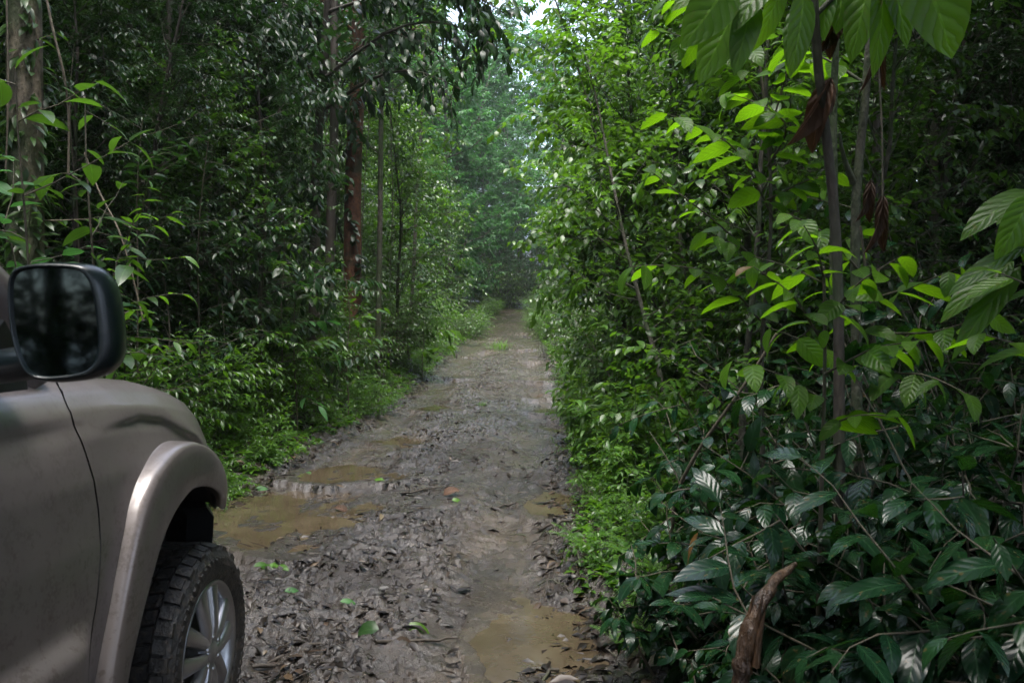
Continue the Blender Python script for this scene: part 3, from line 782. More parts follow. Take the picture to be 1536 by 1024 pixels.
# understorey and canopy trees
for i in range(3):
    proto(f'under{i}', tree(60 + i, 7.5, .06, .06, 1.8, (.17, .27, .12)[i], (.06, .10, .042)[i], (56, 42, 62)[i], (9, 8, 11)[i], (15, 11, 17)[i], droop=(.5, .7, .4)[i]), 'lance', 2, .25, M['leaf_dark'], M['bark_dark'], TP)
    proto(f'bushy{i}', tree(70 + i, 6.5, .055, .05, 2.0, .18, .085, 50, 8, 13, 'ovate', droop=.35), 'ovate', 2, .25, M['leaf_mid'], M['bark_grey'], TP)
for i in range(2):
    proto(f'lite{i}', tree(80 + i, 7.0, .05, .08, 1.9, .20, .105, 34, 7, 11, 'ovate', droop=.35), 'ovate', 3, .2, M['leaf_fresh'], M['bark_grey'], TP)
    proto(f'canopy{i}', tree(84 + i, 19, .19, .40, 5.6, .36, .17, 52, 11, 18, 'ovate', droop=.35, ang=(45, 80)), 'ovate', 2, .2, M['leaf_dark'], M['bark_dark'], TP)
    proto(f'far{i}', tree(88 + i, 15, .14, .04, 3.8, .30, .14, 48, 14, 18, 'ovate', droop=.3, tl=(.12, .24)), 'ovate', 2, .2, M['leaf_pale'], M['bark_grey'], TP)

rg = random.Random(77)
def put(key, name, label, cat, x, y, s=1., group=None, sz=None, sink=0., tl=.06):
    return plant(key, name, label, cat, (x, y, float(ground(x, y, False)) - sink), rg.uniform(0, 2 * PI), s, group, (rg.gauss(0, tl), rg.gauss(0, tl)), sz)

# ---- left verge: shrubs one by one along the road
ORD = ['first', 'second', 'third', 'fourth', 'fifth', 'sixth', 'seventh', 'eighth', 'ninth', 'tenth', 'eleventh', 'twelfth', 'thirteenth', 'fourteenth', 'fifteenth', 'sixteenth', 'seventeenth', 'eighteenth', 'nineteenth', 'twentieth']
EDGE = lambda y, side: float(cx(y)) + side * float(hw(y))
GL = 'leafy shrubs along the left verge'; GR = 'leafy shrubs along the right verge'
k = 0; y = 4.9
while y < 60 and k < 20:
    st = max(.85, y * .085)
    x = EDGE(y, -1) - rg.uniform(.75, 1.05) - .010 * y
    put(rg.choice(['fresh0', 'fresh1', 'fresh2', 'shrub0', 'shrub1']), 'shrub', f'green narrow leaved shrub in the front row of the left verge, {ORD[k]} past the car', 'shrub', x, y, rg.uniform(.72, .92) * (1 + y / 60), GL)
    y += st; k += 1
for i in range(26):
    y = 5.2 * (58 / 5.2) ** ((i + .5) / 26); x = EDGE(y, -1) - rg.uniform(1.9, 2.8) - .02 * y
    put(rg.choice(['shrub0', 'shrub1', 'shrub2', 'fresh1', 'oval', 'dark0']), 'shrub', 'leafy shrub in the second row behind the front shrubs of the left verge', 'shrub', x, y, rg.uniform(.95, 1.2) * (1 + y / 70), 'shrubs behind the left verge')
# ---- right verge
k = 0; y = 9.6
while y < 60 and k < 18:
    st = max(.95, y * .09)
    x = EDGE(y, 1) + rg.uniform(.75, 1.1) + .012 * y
    put(rg.choice(['shrub0', 'shrub1', 'shrub2', 'fresh2', 'oval']), 'shrub', f'green shrub in the front row of the right verge, {ORD[k]} beyond the bright herbs', 'shrub', x, y, rg.uniform(.65, .85) * (1 + y / 50), GR)
    y += st; k += 1
for i in range(24):
    y = 6.5 * (58 / 6.5) ** ((i + .5) / 24); x = EDGE(y, 1) + rg.uniform(1.9, 3.0) + .02 * y
    put(rg.choice(['shrub0', 'shrub1', 'shrub2', 'dark1', 'dark2', 'oval']), 'shrub', 'leafy shrub in the second row behind the front shrubs of the right verge', 'shrub', x, y, rg.uniform(.9, 1.2) * (1 + y / 70), 'shrubs behind the right verge')

# ---- forest of understorey trees on both sides
def forest(side, y0, y1, n, off, keys, label, group, sc=(.8, 1.15), grow=.004):
    for i in range(n):
        y = y0 * (y1 / y0) ** ((i + rg.random()) / n); x = EDGE(y, side) + side * (rg.uniform(*off) + .02 * y)
        put(rg.choice(keys), 'understory_tree', label, 'tree', x, y, rg.uniform(*sc) * (1 + grow * y), group)
U = ['under0', 'under1', 'under2']; B = ['bushy0', 'bushy1', 'bushy2']; LT = ['lite0', 'lite1']
forest(-1, 6.2, 34, 14, (2.6, 3.6), U + ['bushy0'], 'slender dark leaved tree in the first rank of the left forest edge', 'first rank of trees at the left forest edge', (.75, 1.1))
forest(-1, 4.5, 45, 22, (4.2, 6.5), U + ['bushy1'], 'slender dark leaved tree inside the left forest', 'trees inside the left forest', (.9, 1.25))
forest(-1, 3.5, 50, 24, (6.5, 11), U + B, 'dim tree deep in the left forest', 'trees deep in the left forest', (1.1, 1.5))
forest(-1, 4, 55, 22, (11, 17), U + B, 'dim tree on the rising ground far back in the left forest', 'trees far back in the left forest', (1.3, 1.8))
forest(-1, 18, 60, 12, (1.5, 2.6), B + LT, 'light green bushy tree leaning over the far left verge', 'bushy trees over the far left verge', (.7, 1.0))
forest(1, 9.5, 36, 13, (2.2, 3.6), B + LT, 'bushy green tree in the first rank of the right forest edge', 'first rank of trees at the right forest edge', (.75, 1.05))
forest(1, 8, 45, 22, (4.6, 7), U + B, 'slender tree inside the right forest', 'trees inside the right forest', (.9, 1.25))
forest(1, 5, 50, 22, (7.5, 12), U + ['bushy2'], 'dim tree deep in the right forest', 'trees deep in the right forest', (1.1, 1.5))
forest(1, 4, 55, 22, (12, 18), U + B, 'dim tree on the rising ground far back in the right forest', 'trees far back in the right forest', (1.3, 1.8))
forest(1, 20, 60, 12, (1.4, 2.4), B + LT, 'light green bushy tree leaning over the far right verge', 'bushy trees over the far right verge', (.7, 1.))
# ---- tall canopy trees on both sides and behind the viewer
for side, pts in ((-1, [(-6.0, 2.5), (-7.4, 6.8), (-7.8, 11), (-9, 15), (-8.2, 19), (-9, 24), (-6.5, 29), (-8, 36), (-7.5, 45), (-12, 6), (-11, 11), (-13, 17), (-11, 21), (-14, 29)]), (1, [(5.8, -4), (12.5, 1), (13.5, 9), (12.5, 13.5), (10, 18), (8, 23), (6.4, 31), (8, 40), (9.5, 1), (10, 6.5), (12.5, 15), (11.5, 21), (13, 28)])):
    sd = 'left' if side < 0 else 'right'
    for i, (x, y) in enumerate(pts):
        put(f'canopy{i % 2}', 'canopy_tree', f'tall straight trunk of a canopy tree standing in the {sd} forest', 'tree', x, y, rg.uniform(.85, 1.1), f'canopy trees of the {sd} forest', tl=.02)
for i, (x, y) in enumerate([(-5.5, -6), (3.6, -5), (-1.2, -13), (-9, -9), (7.5, -8), (2.5, -14), (-5, -16)]):
    put(f'canopy{i % 2}', 'canopy_tree', 'tall canopy tree over the road behind the viewer', 'tree', x, y, .95, 'canopy trees behind the viewer', tl=.02)
for i, (x, y) in enumerate([(-5.4, -2.5), (-5.6, -5), (2.8, -3.2), (-2.6, -9.5), (3.2, -6.5), (.8, -10.5), (-4.4, -8.2), (5, -4.5), (-6.8, 0), (-2, -6.5), (-.4, -8), (1.2, -7.2), (-3.4, -6.8), (2.2, -9.5), (-1.4, -11.5), (.4, -13), (3.4, -10), (-6.5, -10)]):
    put((U + B)[i % 6], 'understory_tree', 'leafy tree beside the road behind the viewer', 'tree', x, y, .95, 'understory trees behind the viewer')
for i, (x, y, q_) in enumerate([(3.3, 2.2, .5), (3.5, 4.6, .5), (2.7, .2, .5), (2.9, -1.6, .5), (4.4, .9, .6), (3.9, -3, .6)]):  # crowns above the view, added to keep light off the right foreground
    put(f'canopy{i % 2}', 'shading_tree', 'small spreading tree added overhead to shade the right foreground', 'tree', x, y, q_, 'added shade trees over the right foreground', tl=.02)
for i, (px_, D_) in enumerate([(1385, 8.0), (1490, 8.6), (1310, 9.6), (1580, 7.6), (1430, 10.5)]):
    plant('under2', 'understory_tree', 'small leaved glossy tree in the shaded thicket at the far right', 'tree', ((px_ - 768) / FPX * D_, D_, float(ground((px_ - 768) / FPX * D_, D_, False))), i * 1.7, .9, 'small leaved trees of the far right thicket')
# ---- far trees that close the view
n = 0
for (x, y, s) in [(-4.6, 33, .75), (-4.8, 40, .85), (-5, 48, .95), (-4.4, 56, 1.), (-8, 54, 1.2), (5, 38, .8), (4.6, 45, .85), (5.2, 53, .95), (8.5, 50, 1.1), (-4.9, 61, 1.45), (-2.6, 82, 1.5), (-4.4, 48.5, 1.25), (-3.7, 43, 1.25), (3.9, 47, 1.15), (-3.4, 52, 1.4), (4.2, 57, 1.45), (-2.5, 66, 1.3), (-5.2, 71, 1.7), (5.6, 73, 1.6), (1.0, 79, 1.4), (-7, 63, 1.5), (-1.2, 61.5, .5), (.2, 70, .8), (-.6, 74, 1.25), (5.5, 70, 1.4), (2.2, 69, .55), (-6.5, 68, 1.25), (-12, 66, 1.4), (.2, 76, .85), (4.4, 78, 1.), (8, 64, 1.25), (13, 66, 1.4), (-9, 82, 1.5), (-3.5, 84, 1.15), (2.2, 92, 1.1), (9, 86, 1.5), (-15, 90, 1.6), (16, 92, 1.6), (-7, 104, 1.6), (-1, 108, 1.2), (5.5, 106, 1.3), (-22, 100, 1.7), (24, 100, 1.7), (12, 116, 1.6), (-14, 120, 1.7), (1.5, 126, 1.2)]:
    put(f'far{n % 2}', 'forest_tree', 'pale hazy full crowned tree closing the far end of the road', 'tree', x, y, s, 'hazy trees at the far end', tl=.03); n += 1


for i in range(26):
    y = rg.uniform(59, 72); x = float(cx(y)) + (-1 if i % 2 else 1) * (float(hw(y)) + rg.uniform(.2, 3.5))
    put(rg.choice(['shrub0', 'shrub1', 'fresh0', 'dark0', 'dark1', 'oval']), 'shrub', 'leafy shrub at the far bend of the road', 'shrub', x, y, rg.uniform(1.6, 2.6), 'shrubs at the far bend')
for i in range(22):
    y = rg.uniform(24, 58); sd = -1 if i % 2 else 1; x = EDGE(y, sd) + sd * rg.uniform(.1, .55)
    put(rg.choice(['shrub0', 'shrub2', 'fresh0', 'fresh1', 'oval']), 'shrub', 'low shrub crowding the far part of the wheel track', 'shrub', x, y, rg.uniform(.6, .95), 'low shrubs crowding the far track')
for i, (px_, D_, k_, s_) in enumerate([(1005, 7.6, 'lite0', .62), (1110, 6.6, 'lite1', .66), (1190, 7.4, 'bushy0', .75), (1060, 9.2, 'lite1', .8), (955, 12.5, 'lite0', .9), (1250, 6.4, 'bushy1', .62), (985, 10.5, 'bushy2', .8), (925, 16, 'lite1', .85)]):
    plant(k_, 'young_tree', 'young leafy tree filling the gap behind the broad leaved saplings', 'tree', ((px_ - 768) / FPX * D_, D_, float(ground((px_ - 768) / FPX * D_, D_, False))), i * 1.9, s_, 'young trees behind the broad leaved saplings')

for i, (px_, D_, k_, s_) in enumerate([(205, 8.2, 'under2', .62), (290, 9, 'bushy0', .6), (372, 10, 'under1', .7), (405, 11.5, 'bushy2', .7), (105, 7.3, 'under0', .6), (595, 17.5, 'bushy1', .85), (330, 12, 'under0', .9), (150, 9.5, 'bushy1', .8), (250, 11, 'under1', .9)]):
    plant(k_, 'young_tree', 'young leafy tree thickening the shaded wall of the left forest', 'tree', ((px_ - 768) / FPX * D_, D_, float(ground((px_ - 768) / FPX * D_, D_, False))), i * 1.9, s_, 'young trees in the left forest wall')
# ------------------------------------------------------------------ plants and trees one by one
class Hero:
    """a plant laid out in world space and stored relative to its foot"""
    def __init__(s, name, label, cat, foot, seed, wood, leaf, parts=('stem', 'foliage'), group=None):
        s.p = Plant(seed); s.foot = Vector(foot); s.name = name; s.label = label; s.cat = cat; s.wm = wood; s.lm = leaf; s.parts = parts; s.group = group
    def pts(s, q, n=8):
        q = np.array([v[:] for v in q]); r = smooth(resample(q, n), 1); return [Vector(v) - s.foot for v in r]
    def stem(s, q, r0, r1, n=8, k=7):
        pt = s.pts(q, n); tube(s.p.wood, pt, [r0 + (r1 - r0) * i / (n - 1) for i in range(n)], k); return pt
    def bough(s, q, r0, nl, L, W, n=8, **kw):
        pt = s.stem(q, r0, r0 * .25, n, 5); s.p.twig(pt, nl, L, W, **kw)
    def twigs(s, pt, n, l, r, nl, L, W, t0=.2, ang=(40, 80), **kw):
        rg = s.p.rg
        for j in range(n):
            q, d = on(pt, t0 + (1 - t0) * (j + rg.random()) / n)
            tp = limb(rg, q, turn(rg, d, R(rg.uniform(*ang))), l * rg.uniform(.6, 1.2), 4, .15, -.05)
            tube(s.p.wood, tp, [r, r * .85, r * .7, r * .5, r * .3], 4, cap=False); s.p.twig(tp, nl, L, W, **kw)
    def leaf(s, a, b, W, n=None, rn=.5, k=.5):
        d = Vector(b) - Vector(a); nn = Vector(n) if n else UP
        if abs(nn.normalized().dot(d.normalized())) > .95: nn = Vector((0, -1, .3))
        s.p.lv.add(Vector(a) - s.foot, d.normalized(), nn - d.normalized() * nn.dot(d.normalized()), d.length * (1 + k * k / 20), W, rn, k)
    def done(s, shape='lance', nseg=4, fold=.2, wav=0.):
        t = thing(s.name, s.label, s.cat, s.foot, s.group)
        if s.p.wood.V: obj(s.parts[0], s.p.wood, s.wm, t)
        if s.p.lv.P: obj(s.parts[1], s.p.build(shape, nseg, fold, wav), s.lm, t)
        return t

def foot(px, D):
    x = (px - 768) / FPX * D; return Vector((x, D, float(ground(x, D, False)) - .04))

# pole trees of the left edge
def pole(name, label, px0, px1, D, r, top, wood, seed, leaf, nlimb=10, L=.2, W=.075, spread=1.6, base=.45, shape='lance', lm=None):
    f = foot(px0, D); h = Hero(name, label, 'tree', f, seed, M[wood], lm or leaf, TP); rg = h.p.rg
    x1 = (px1 - 768) / FPX * D; n = 9
    q = [Vector((f.x + (x1 - f.x) * t + rg.gauss(0, r * .15) * (0 < t < 1), D + rg.gauss(0, r * .12), f.z - .1 + (top - f.z) * t)) for t in np.linspace(0, 1, n)]
    pt = h.stem(q, r * 1.12, r * .7, 22, 14)
    for j in range(nlimb):
        a, d = on(pt, base + (1 - base) * (j + rg.random()) / nlimb)
        b = limb(rg, a, turn(rg, d, R(rg.uniform(50, 90))), spread * rg.uniform(.6, 1.1), 6, .14, .02)
        tube(h.p.wood, b, [r * .22 * (1 - .8 * i / 6) for i in range(7)], 5)
        h.twigs(b, 8, spread * .35, r * .05 + .003, 9, L, W, droop=.5)
    return h.done(shape, 3)
pole('red_barked_tree', 'straight tree with reddish brown bark left of the road', 524, 546, 15, .165, 9.5, 'bark_red', 201, M['leaf_dark'], 12, base=.55)
pole('dark_slim_tree', 'slim dark trunk standing just left of the reddish trunk', 492, 508, 14.2, .085, 9, 'bark_dark', 202, M['leaf_dark'], base=.5)
pole('grey_slim_tree', 'slim lichen grey trunk standing just right of the reddish trunk', 566, 577, 14.6, .05, 9, 'bark_grey', 203, M['leaf_dark'], base=.5)
pole('thin_dark_tree', 'thin dark pole tree between the mossy trunk and the reddish trunk', 400, 388, 12.5, .05, 8, 'bark_dark', 204, M['leaf_dark'], base=.4)
pole('thin_leaning_tree', 'thin leaning tree behind the door mirror', 232, 262, 10, .05, 7, 'bark_dark', 205, M['leaf_dark'], base=.4)
pole('roadside_tree', 'thin tree with fresh green crown far along the left verge', 612, 640, 19, .045, 9, 'bark_grey', 206, M['leaf_fresh'], 14, .18, .085, 1.6, .25, 'ovate')
pole('dark_slim_tree', 'dark trunk half hidden in the undergrowth right of the road', 934, 928, 11, .075, 4.2, 'bark_dark', 208, M['leaf_mid'], 16, .18, .085, 1.3, .42, 'ovate')
pole('grey_twin_tree', 'grey trunk in the shaded thicket at the far right', 1402, 1398, 8.2, .045, 7.5, 'bark_grey', 209, M['leaf_dark'], 16, .12, .042, 1.6, .2)
pole('dim_slim_tree', 'dim thin trunk between the dead hanging leaves and the right thicket', 1310, 1318, 6.8, .035, 7, 'bark_dark', 210, M['leaf_dark'], 12, .12, .045, 1.3, .2)

f = foot(528, 14.95); h = Hero('climbing_vine', 'leafy vine climbing the reddish brown trunk', 'vine', f, 221, M['liana'], M['leaf_dark']); rgx = h.p.rg
q_ = []
for j in range(40):
    t = j / 39; a = -1.6 + 1.1 * math.sin(t * 9); xx = f.x + (8 + 22 * t) / FPX * 15 * .6 - .03; q_.append(Vector((xx + .18 * math.cos(a), 15 + .19 * math.sin(a), f.z + 7.5 * t)))
pt = h.stem(q_, .012, .006, 40, 5)
for j in range(110):
    q, d = on(pt, rgx.random() ** .9); h.p.lv.add(q, (Vector((rgx.gauss(0, 1), -.7, -.5))).normalized(), Vector((0, -.5, 1)), rgx.uniform(.12, .24), rgx.uniform(.06, .1), rgx.random(), .6)
h.done('ovate', 4, .2)
# mossy trunk with climbing plants at the far left
f = foot(34, 6.2); h = Hero('mossy_tree', 'pale mottled trunk wrapped in moss and climbers at the far left edge', 'tree', f, 220, M['bark_pale'], M['leaf_mid'], ('trunk', 'climber_leaves'))
pt = h.stem([Vector((f.x + .03 * math.sin(t * 5), 6.2, f.z - .1 + 9 * t)) for t in np.linspace(0, 1, 10)], .135, .11, 24, 16)
rgx = h.p.rg
for j in range(380):
    z = rgx.uniform(.2, 4.4); a = rgx.uniform(-PI, .6); q, d = on(pt, z / 9); o = Vector((math.cos(a), math.sin(a), 0))
    h.p.lv.add(q + o * .125, (o * .8 + Vector((0, 0, -.5)) + rvec(rgx, .35)).normalized(), UP + o, rgx.uniform(.08, .19), rgx.uniform(.03, .055), rgx.random(), .6)
for j in range(5): h.twigs(pt, 3, .5, .006, 8, .13, .045, .05, (50, 85), droop=.4)
h.done('lance', 3)

# overhanging branch of a dark tree over the road
f = foot(470, 12.3); h = Hero('overhanging_tree', 'dark tree reaching drooping leafy boughs over the road from the left', 'tree', f, 230, M['bark_dark'], M['leaf_dark'], TP)
pt = h.stem([f, at(474, 250, 12.4), at(490, 60, 12.3), at(500, -120, 12)], .10, .05, 12, 8)
for q, n in (([at(486, 120, 12.3), at(590, 40, 12), at(670, 30, 11.7), at(742, 70, 11.4)], 15), ([at(494, 20, 12.2), at(610, -20, 12), at(700, -15, 11.6), at(760, 25, 11.2)], 15), ([at(480, 170, 12.4), at(570, 110, 12), at(630, 105, 11.6), at(690, 135, 11.4)], 12), ([at(497, -60, 12.2), at(640, -80, 11.8), at(735, -60, 11.3)], 13), ([at(482, 150, 12.3), at(460, 90, 11.6), at(430, 80, 11.2)], 8), ([at(488, 90, 12.3), at(460, 20, 12), at(400, 0, 11.6)], 9)):
    b = h.stem(q, .03, .008, 9, 6); h.twigs(b, n * 2, .7, .007, 10, .28, .105, .08, (30, 80), droop=.8, k=.7)
h.done('lance', 3)

# saplings with bigger leaves on the left
def sapling(label, px, D, py_top, seed, L, W, nb, nl, mat='leaf_mid', shape='ovate', name='sapling', spread=.6, group=None, r=.012):
    f = foot(px, D); h = Hero(name, label, 'sapling', f, seed, M['stem'], M[mat], group=group); rg = h.p.rg
    top = CAMZ - (py_top - HOR) / FPX * D
    pt = h.stem([f + Vector((rg.gauss(0, .08), rg.gauss(0, .08), 0)) * t + UP * (top - f.z) * t for t in np.linspace(0, 1, 6)], r, r * .35, 9, 6)
    h.twigs(pt, nb, spread, r * .4, nl, L, W, .15, (45, 80), droop=.25, k=.6)
    h.p.twig(pt[-4:], nl, L, W)
    return h.done(shape, 5, .2, .01)
sapling('sapling with large oval leaves behind the car bonnet', 445, 9.8, 395, 240, .24, .10, 10, 7, 'leaf_mid')
sapling('sapling with long pale leaves left of the reddish trunk', 425, 10, 330, 241, .27, .09, 8, 6, 'leaf_pale', 'lance')
sapling('sapling with long leaves below the slim dark trunk', 522, 11.5, 395, 242, .24, .07, 9, 6, 'leaf_fresh', 'lance')
sapling('bright sapling with a whorl of long leaves beside the far left verge', 634, 17, 462, 243, .42, .11, 5, 6, 'leaf_fresh', 'lance')
sapling('sapling with broad leaves reaching past the left edge above the mirror', 30, 4.6, 110, 244, .24, .10, 9, 5, 'leaf_mid')
sapling('sapling with two broad bright leaves above the mirror', 130, 5.2, 150, 245, .25, .10, 7, 4, 'leaf_mid')
sapling('leafy sapling directly behind the mirror', 175, 5.6, 330, 246, .18, .06, 14, 8, 'leaf_fresh', 'lance')
sapling('pale leaved sapling at the left edge beside the mirror', 15, 5.0, 300, 247, .2, .09, 10, 6, 'leaf_pale')
for i, (px, D, py) in enumerate([(250, 7.5, 300), (330, 9, 330), (300, 8.0, 210), (390, 10, 250), (210, 7, 180), (110, 7.2, 60), (350, 9.5, 120)]):
    sapling('slim sapling with dark drooping leaves in the left undergrowth', px, D, py, 250 + i, .17, .055, 22, 10, 'leaf_dark', 'lance', group='slim saplings in the left undergrowth', spread=.8)

# big leaved tree whose leaves hang into the top right corner
f = foot(1262, 3.0); h = Hero('big_leaved_tree', 'young tree with huge translucent leaves hanging into the top right', 'tree', f, 260, M['bark_dark'], M['leaf_broad'], TP)
h.stem([f, at(1258, 420, 3.0), at(1248, 260, 3.0), at(1226, 130, 2.95), at(1219, 30, 2.9), at(1215, -80, 2.85)], .024, .016, 14, 9)
h.stem([at(1219, 28, 2.9), at(1250, -5, 2.9), at(1300, -45, 2.8), at(1380, -60, 2.75)], .010, .007, 7)
h.stem([at(1219, 28, 2.9), at(1195, -8, 2.9), at(1120, -40, 2.8), at(1080, -50, 2.75)], .011, .007, 7)
BN = (.15, -.75, .6)
for a, b, W, rn in (((1095, -25), (1032, 62), .16, .3), ((1110, 0), (1052, 112), .15, .6), ((1128, 5), (1103, 100), .10, .25), ((1172, -25), (1146, 72), .095, .5), ((1203, -10), (1200, 105), .10, .4), ((1160, -40), (1098, 30), .12, .4), ((1205, 0), (1184, 100), .10, .3), ((1305, -40), (1276, 80), .125, .7), ((1322, -40), (1328, 104), .10, .45), ((1328, -45), (1372, 60), .10, .4), ((1362, -70), (1446, 72), .24, .6), ((1262, -40), (1262, 40), .11, .2), ((1400, -60), (1425, 40), .12, .35), ((1236, -30), (1232, 50), .09, .6), ((1095, -40), (1010, 0), .12, .8)):
    d = h.p.rg.uniform(2.65, 2.95); h.leaf(at(*a, d), at(*b, d - .08), W, (BN[0] + h.p.rg.gauss(0, .25), BN[1], BN[2] + h.p.rg.gauss(0, .2)), rn, .45)
h.done('ovate', 8, .16, .006)

# second stem, mossy and forked, right behind it
f = foot(1290, 3.9); h = Hero('forked_tree', 'small mossy trunk forking beside the dead hanging leaf', 'tree', f, 261, M['bark_grey'], M['leaf_broad'], TP)
h.stem([f, at(1282, 330, 3.9), at(1278, 262, 3.9), at(1296, 200, 3.9), at(1302, 60, 3.9), at(1310, -90, 3.9)], .032, .016, 14, 9)
h.stem([at(1280, 275, 3.9), at(1262, 235, 3.85), at(1258, 200, 3.8)], .018, .006, 5)
h.stem([at(1252, 460, 3.6), at(1250, 300, 3.6), at(1248, 160, 3.6), at(1256, 0, 3.6), at(1258, -80, 3.6)], .022, .012, 10)
for q in ([at(1300, 40, 3.9), at(1340, -10, 3.8), at(1400, -30, 3.7)], [at(1300, 130, 3.9), at(1240, 90, 4), at(1180, 70, 4.1)], [at(1256, 20, 3.6), at(1200, -40, 3.6), at(1130, -50, 3.6)]): h.bough(q, .010, 7, .26, .14, droop=.6)
h.done('ovate', 6, .16, .008)

# bright broad leaved sapling: boughs with their own spots
f = foot(1150, 4.6); h = Hero('broadleaf_sapling', 'bright yellow green sapling with broad sunlit leaves right of the road', 'sapling', f, 262, M['stem'], M['leaf_broad'])
h.stem([f, at(1140, 520, 4.5), at(1160, 330, 4.4), at(1150, 180, 4.4), at(1130, 40, 4.4)], .016, .007, 12)
for q, n, L in (([at(1140, 400, 4.4), at(1085, 340, 4.2), at(1010, 285, 4.1), at(955, 240, 4.0)], 12, 0.18), ([at(1160, 330, 4.4), at(1110, 225, 4.2), at(1060, 195, 4.0), at(1000, 172, 3.9)], 16, 0.23), ([at(1150, 250, 4.4), at(1190, 190, 4.2), at(1150, 160, 4.1), at(1090, 140, 4)], 15, 0.24),
    ([at(1150, 180, 4.4), at(1100, 90, 4.3), at(1040, 60, 4.2), at(975, 45, 4.2)], 15, 0.20), ([at(1135, 90, 4.4), at(1080, 20, 4.3), at(1000, 0, 4.2)], 13, 0.21), ([at(1140, 480, 4.5), at(1080, 410, 4.3), at(1000, 395, 4.1), at(945, 400, 4)], 12, 0.23), ([at(1145, 450, 4.5), at(1220, 380, 4.2), at(1290, 350, 4)], 13, 0.23),
    ([at(1150, 300, 4.4), at(1210, 270, 4.3), at(1260, 260, 4.2)], 10, 0.22), ([at(1140, 420, 4.5), at(1110, 370, 4.2), at(1060, 350, 4.0)], 10, 0.24), ([at(1150, 210, 4.4), at(1180, 110, 4.3), at(1190, 40, 4.2)], 12, 0.22)):
    h.bough(q, .007, n, L, L * .52, droop=.35, k=.8, upn=.8)
h.done('ovate', 6, .14, .012)
f = foot(1330, 3.7); h = Hero('broadleaf_sapling', 'sapling with wide flat green leaves in front of the right thicket', 'sapling', f, 263, M['stem'], M['leaf_broad'])
h.stem([f, at(1320, 560, 3.6), at(1300, 430, 3.5), at(1290, 340, 3.5)], .014, .006, 9)
for q, n, L in (([at(1310, 520, 3.5), at(1260, 440, 3.3), at(1190, 400, 3.1), at(1130, 385, 3.0)], 9, .19), ([at(1300, 450, 3.5), at(1370, 430, 3.2), at(1440, 400, 3.0)], 9, .2), ([at(1310, 500, 3.5), at(1400, 500, 3.1), at(1490, 470, 2.8)], 9, .2), ([at(1300, 420, 3.5), at(1240, 350, 3.4), at(1180, 320, 3.3)], 8, .18), ([at(1320, 560, 3.5), at(1230, 520, 3.2), at(1150, 490, 3.0)], 9, .19), ([at(1320, 560, 3.5), at(1390, 560, 3.0), at(1450, 590, 2.7)], 8, .2)):
    h.bough(q, .007, n, L, L * .5, droop=.4, k=.8, upn=.8)
h.done('ovate', 6, .14, .012)
f = foot(1225, 2.75); h = Hero('broadleaf_sapling', 'low sapling with broad drooping leaves hiding the foot of the dark stem', 'sapling', f, 265, M['stem'], M['leaf_broad'])
h.stem([f, at(1235, 640, 2.7), at(1240, 500, 2.65), at(1235, 400, 2.6)], .010, .005, 9)
for q, n, L in (([at(1238, 520, 2.65), at(1190, 440, 2.5), at(1130, 400, 2.4)], 8, .14), ([at(1238, 480, 2.65), at(1290, 420, 2.5), at(1350, 385, 2.4)], 8, .15), ([at(1236, 600, 2.7), at(1170, 560, 2.5), at(1100, 540, 2.45)], 8, .15), ([at(1238, 560, 2.65), at(1310, 520, 2.5), at(1390, 510, 2.35)], 9, .15), ([at(1236, 420, 2.6), at(1225, 370, 2.5), at(1200, 330, 2.45)], 7, .14), ([at(1236, 640, 2.7), at(1290, 620, 2.5), at(1350, 625, 2.4)], 7, .14)):
    h.bough(q, .005, n, L, L * .5, droop=.45, k=.8, upn=.8)
h.done('ovate', 8, .2, .012)
# sprig at the right edge
f = foot(1600, 2.6); h = Hero('broadleaf_sapling', 'sapling leaning in from the right edge with long toothed leaves', 'sapling', f, 264, M['stem'], M['leaf_broad'])
h.stem([f, at(1610, 600, 2.5), at(1580, 400, 2.4), at(1540, 290, 2.3)], .013, .006, 9)
for a, b, W, rn in (((1545, 285), (1440, 335), .085, .3), ((1540, 292), (1495, 322), .07, .5), ((1545, 295), (1505, 382), .09, .8), ((1560, 300), (1545, 400), .1, .7), ((1520, 392), (1410, 460), .085, .5), ((1530, 400), (1425, 520), .08, .35), ((1540, 370), (1420, 415), .07, .1)):
    d = h.p.rg.uniform(2.2, 2.4); h.leaf(at(*a, d + .05), at(*b, d), W, (h.p.rg.gauss(0, .25), -.6, .8), rn, .5)
for q in ([at(1600, 560, 2.5), at(1540, 520, 2.3), at(1470, 500, 2.2)], [at(1600, 480, 2.5), at(1550, 430, 2.3), at(1500, 410, 2.2)]): h.bough(q, .006, 7, .18, .09, droop=.35)
h.done('ovate', 8, .16, .012)

# glossy ribbed shrubs of the dark right foreground
def gloss(label, px, D, top, seed, n=9, L=.19, W=.078, nl=7, spread=.55, group=None):
    f = foot(px, D); h = Hero('glossy_shrub', label, 'shrub', f, seed, M['stem'], M['leaf_gloss'], group=group); rg = h.p.rg; H = top
    for i in range(n):
        a = 2 * PI * i / n + rg.uniform(-.4, .4); l = H * rg.uniform(.55, 1.1)
        st = limb(rg, f + Vector((rg.gauss(0, .05), rg.gauss(0, .05), 0)), Vector((math.cos(a) * spread, math.sin(a) * spread, 1)), l, 7, .1, -.03); st = [p - f for p in st]
        tube(h.p.wood, st, [.008 * (1 - .7 * j / 7) for j in range(8)], 5)
        h.p.twig(st, nl + 2, L, W, t0=.3, droop=.35, k=.8, whorl=True)
        h.twigs(st, 4, H * .3, .004, nl, L, W, .3, (45, 80), droop=.35, k=.8)
    return h.done('lance', 8, .12, .008)
GS = 'glossy dark shrubs of the right foreground'
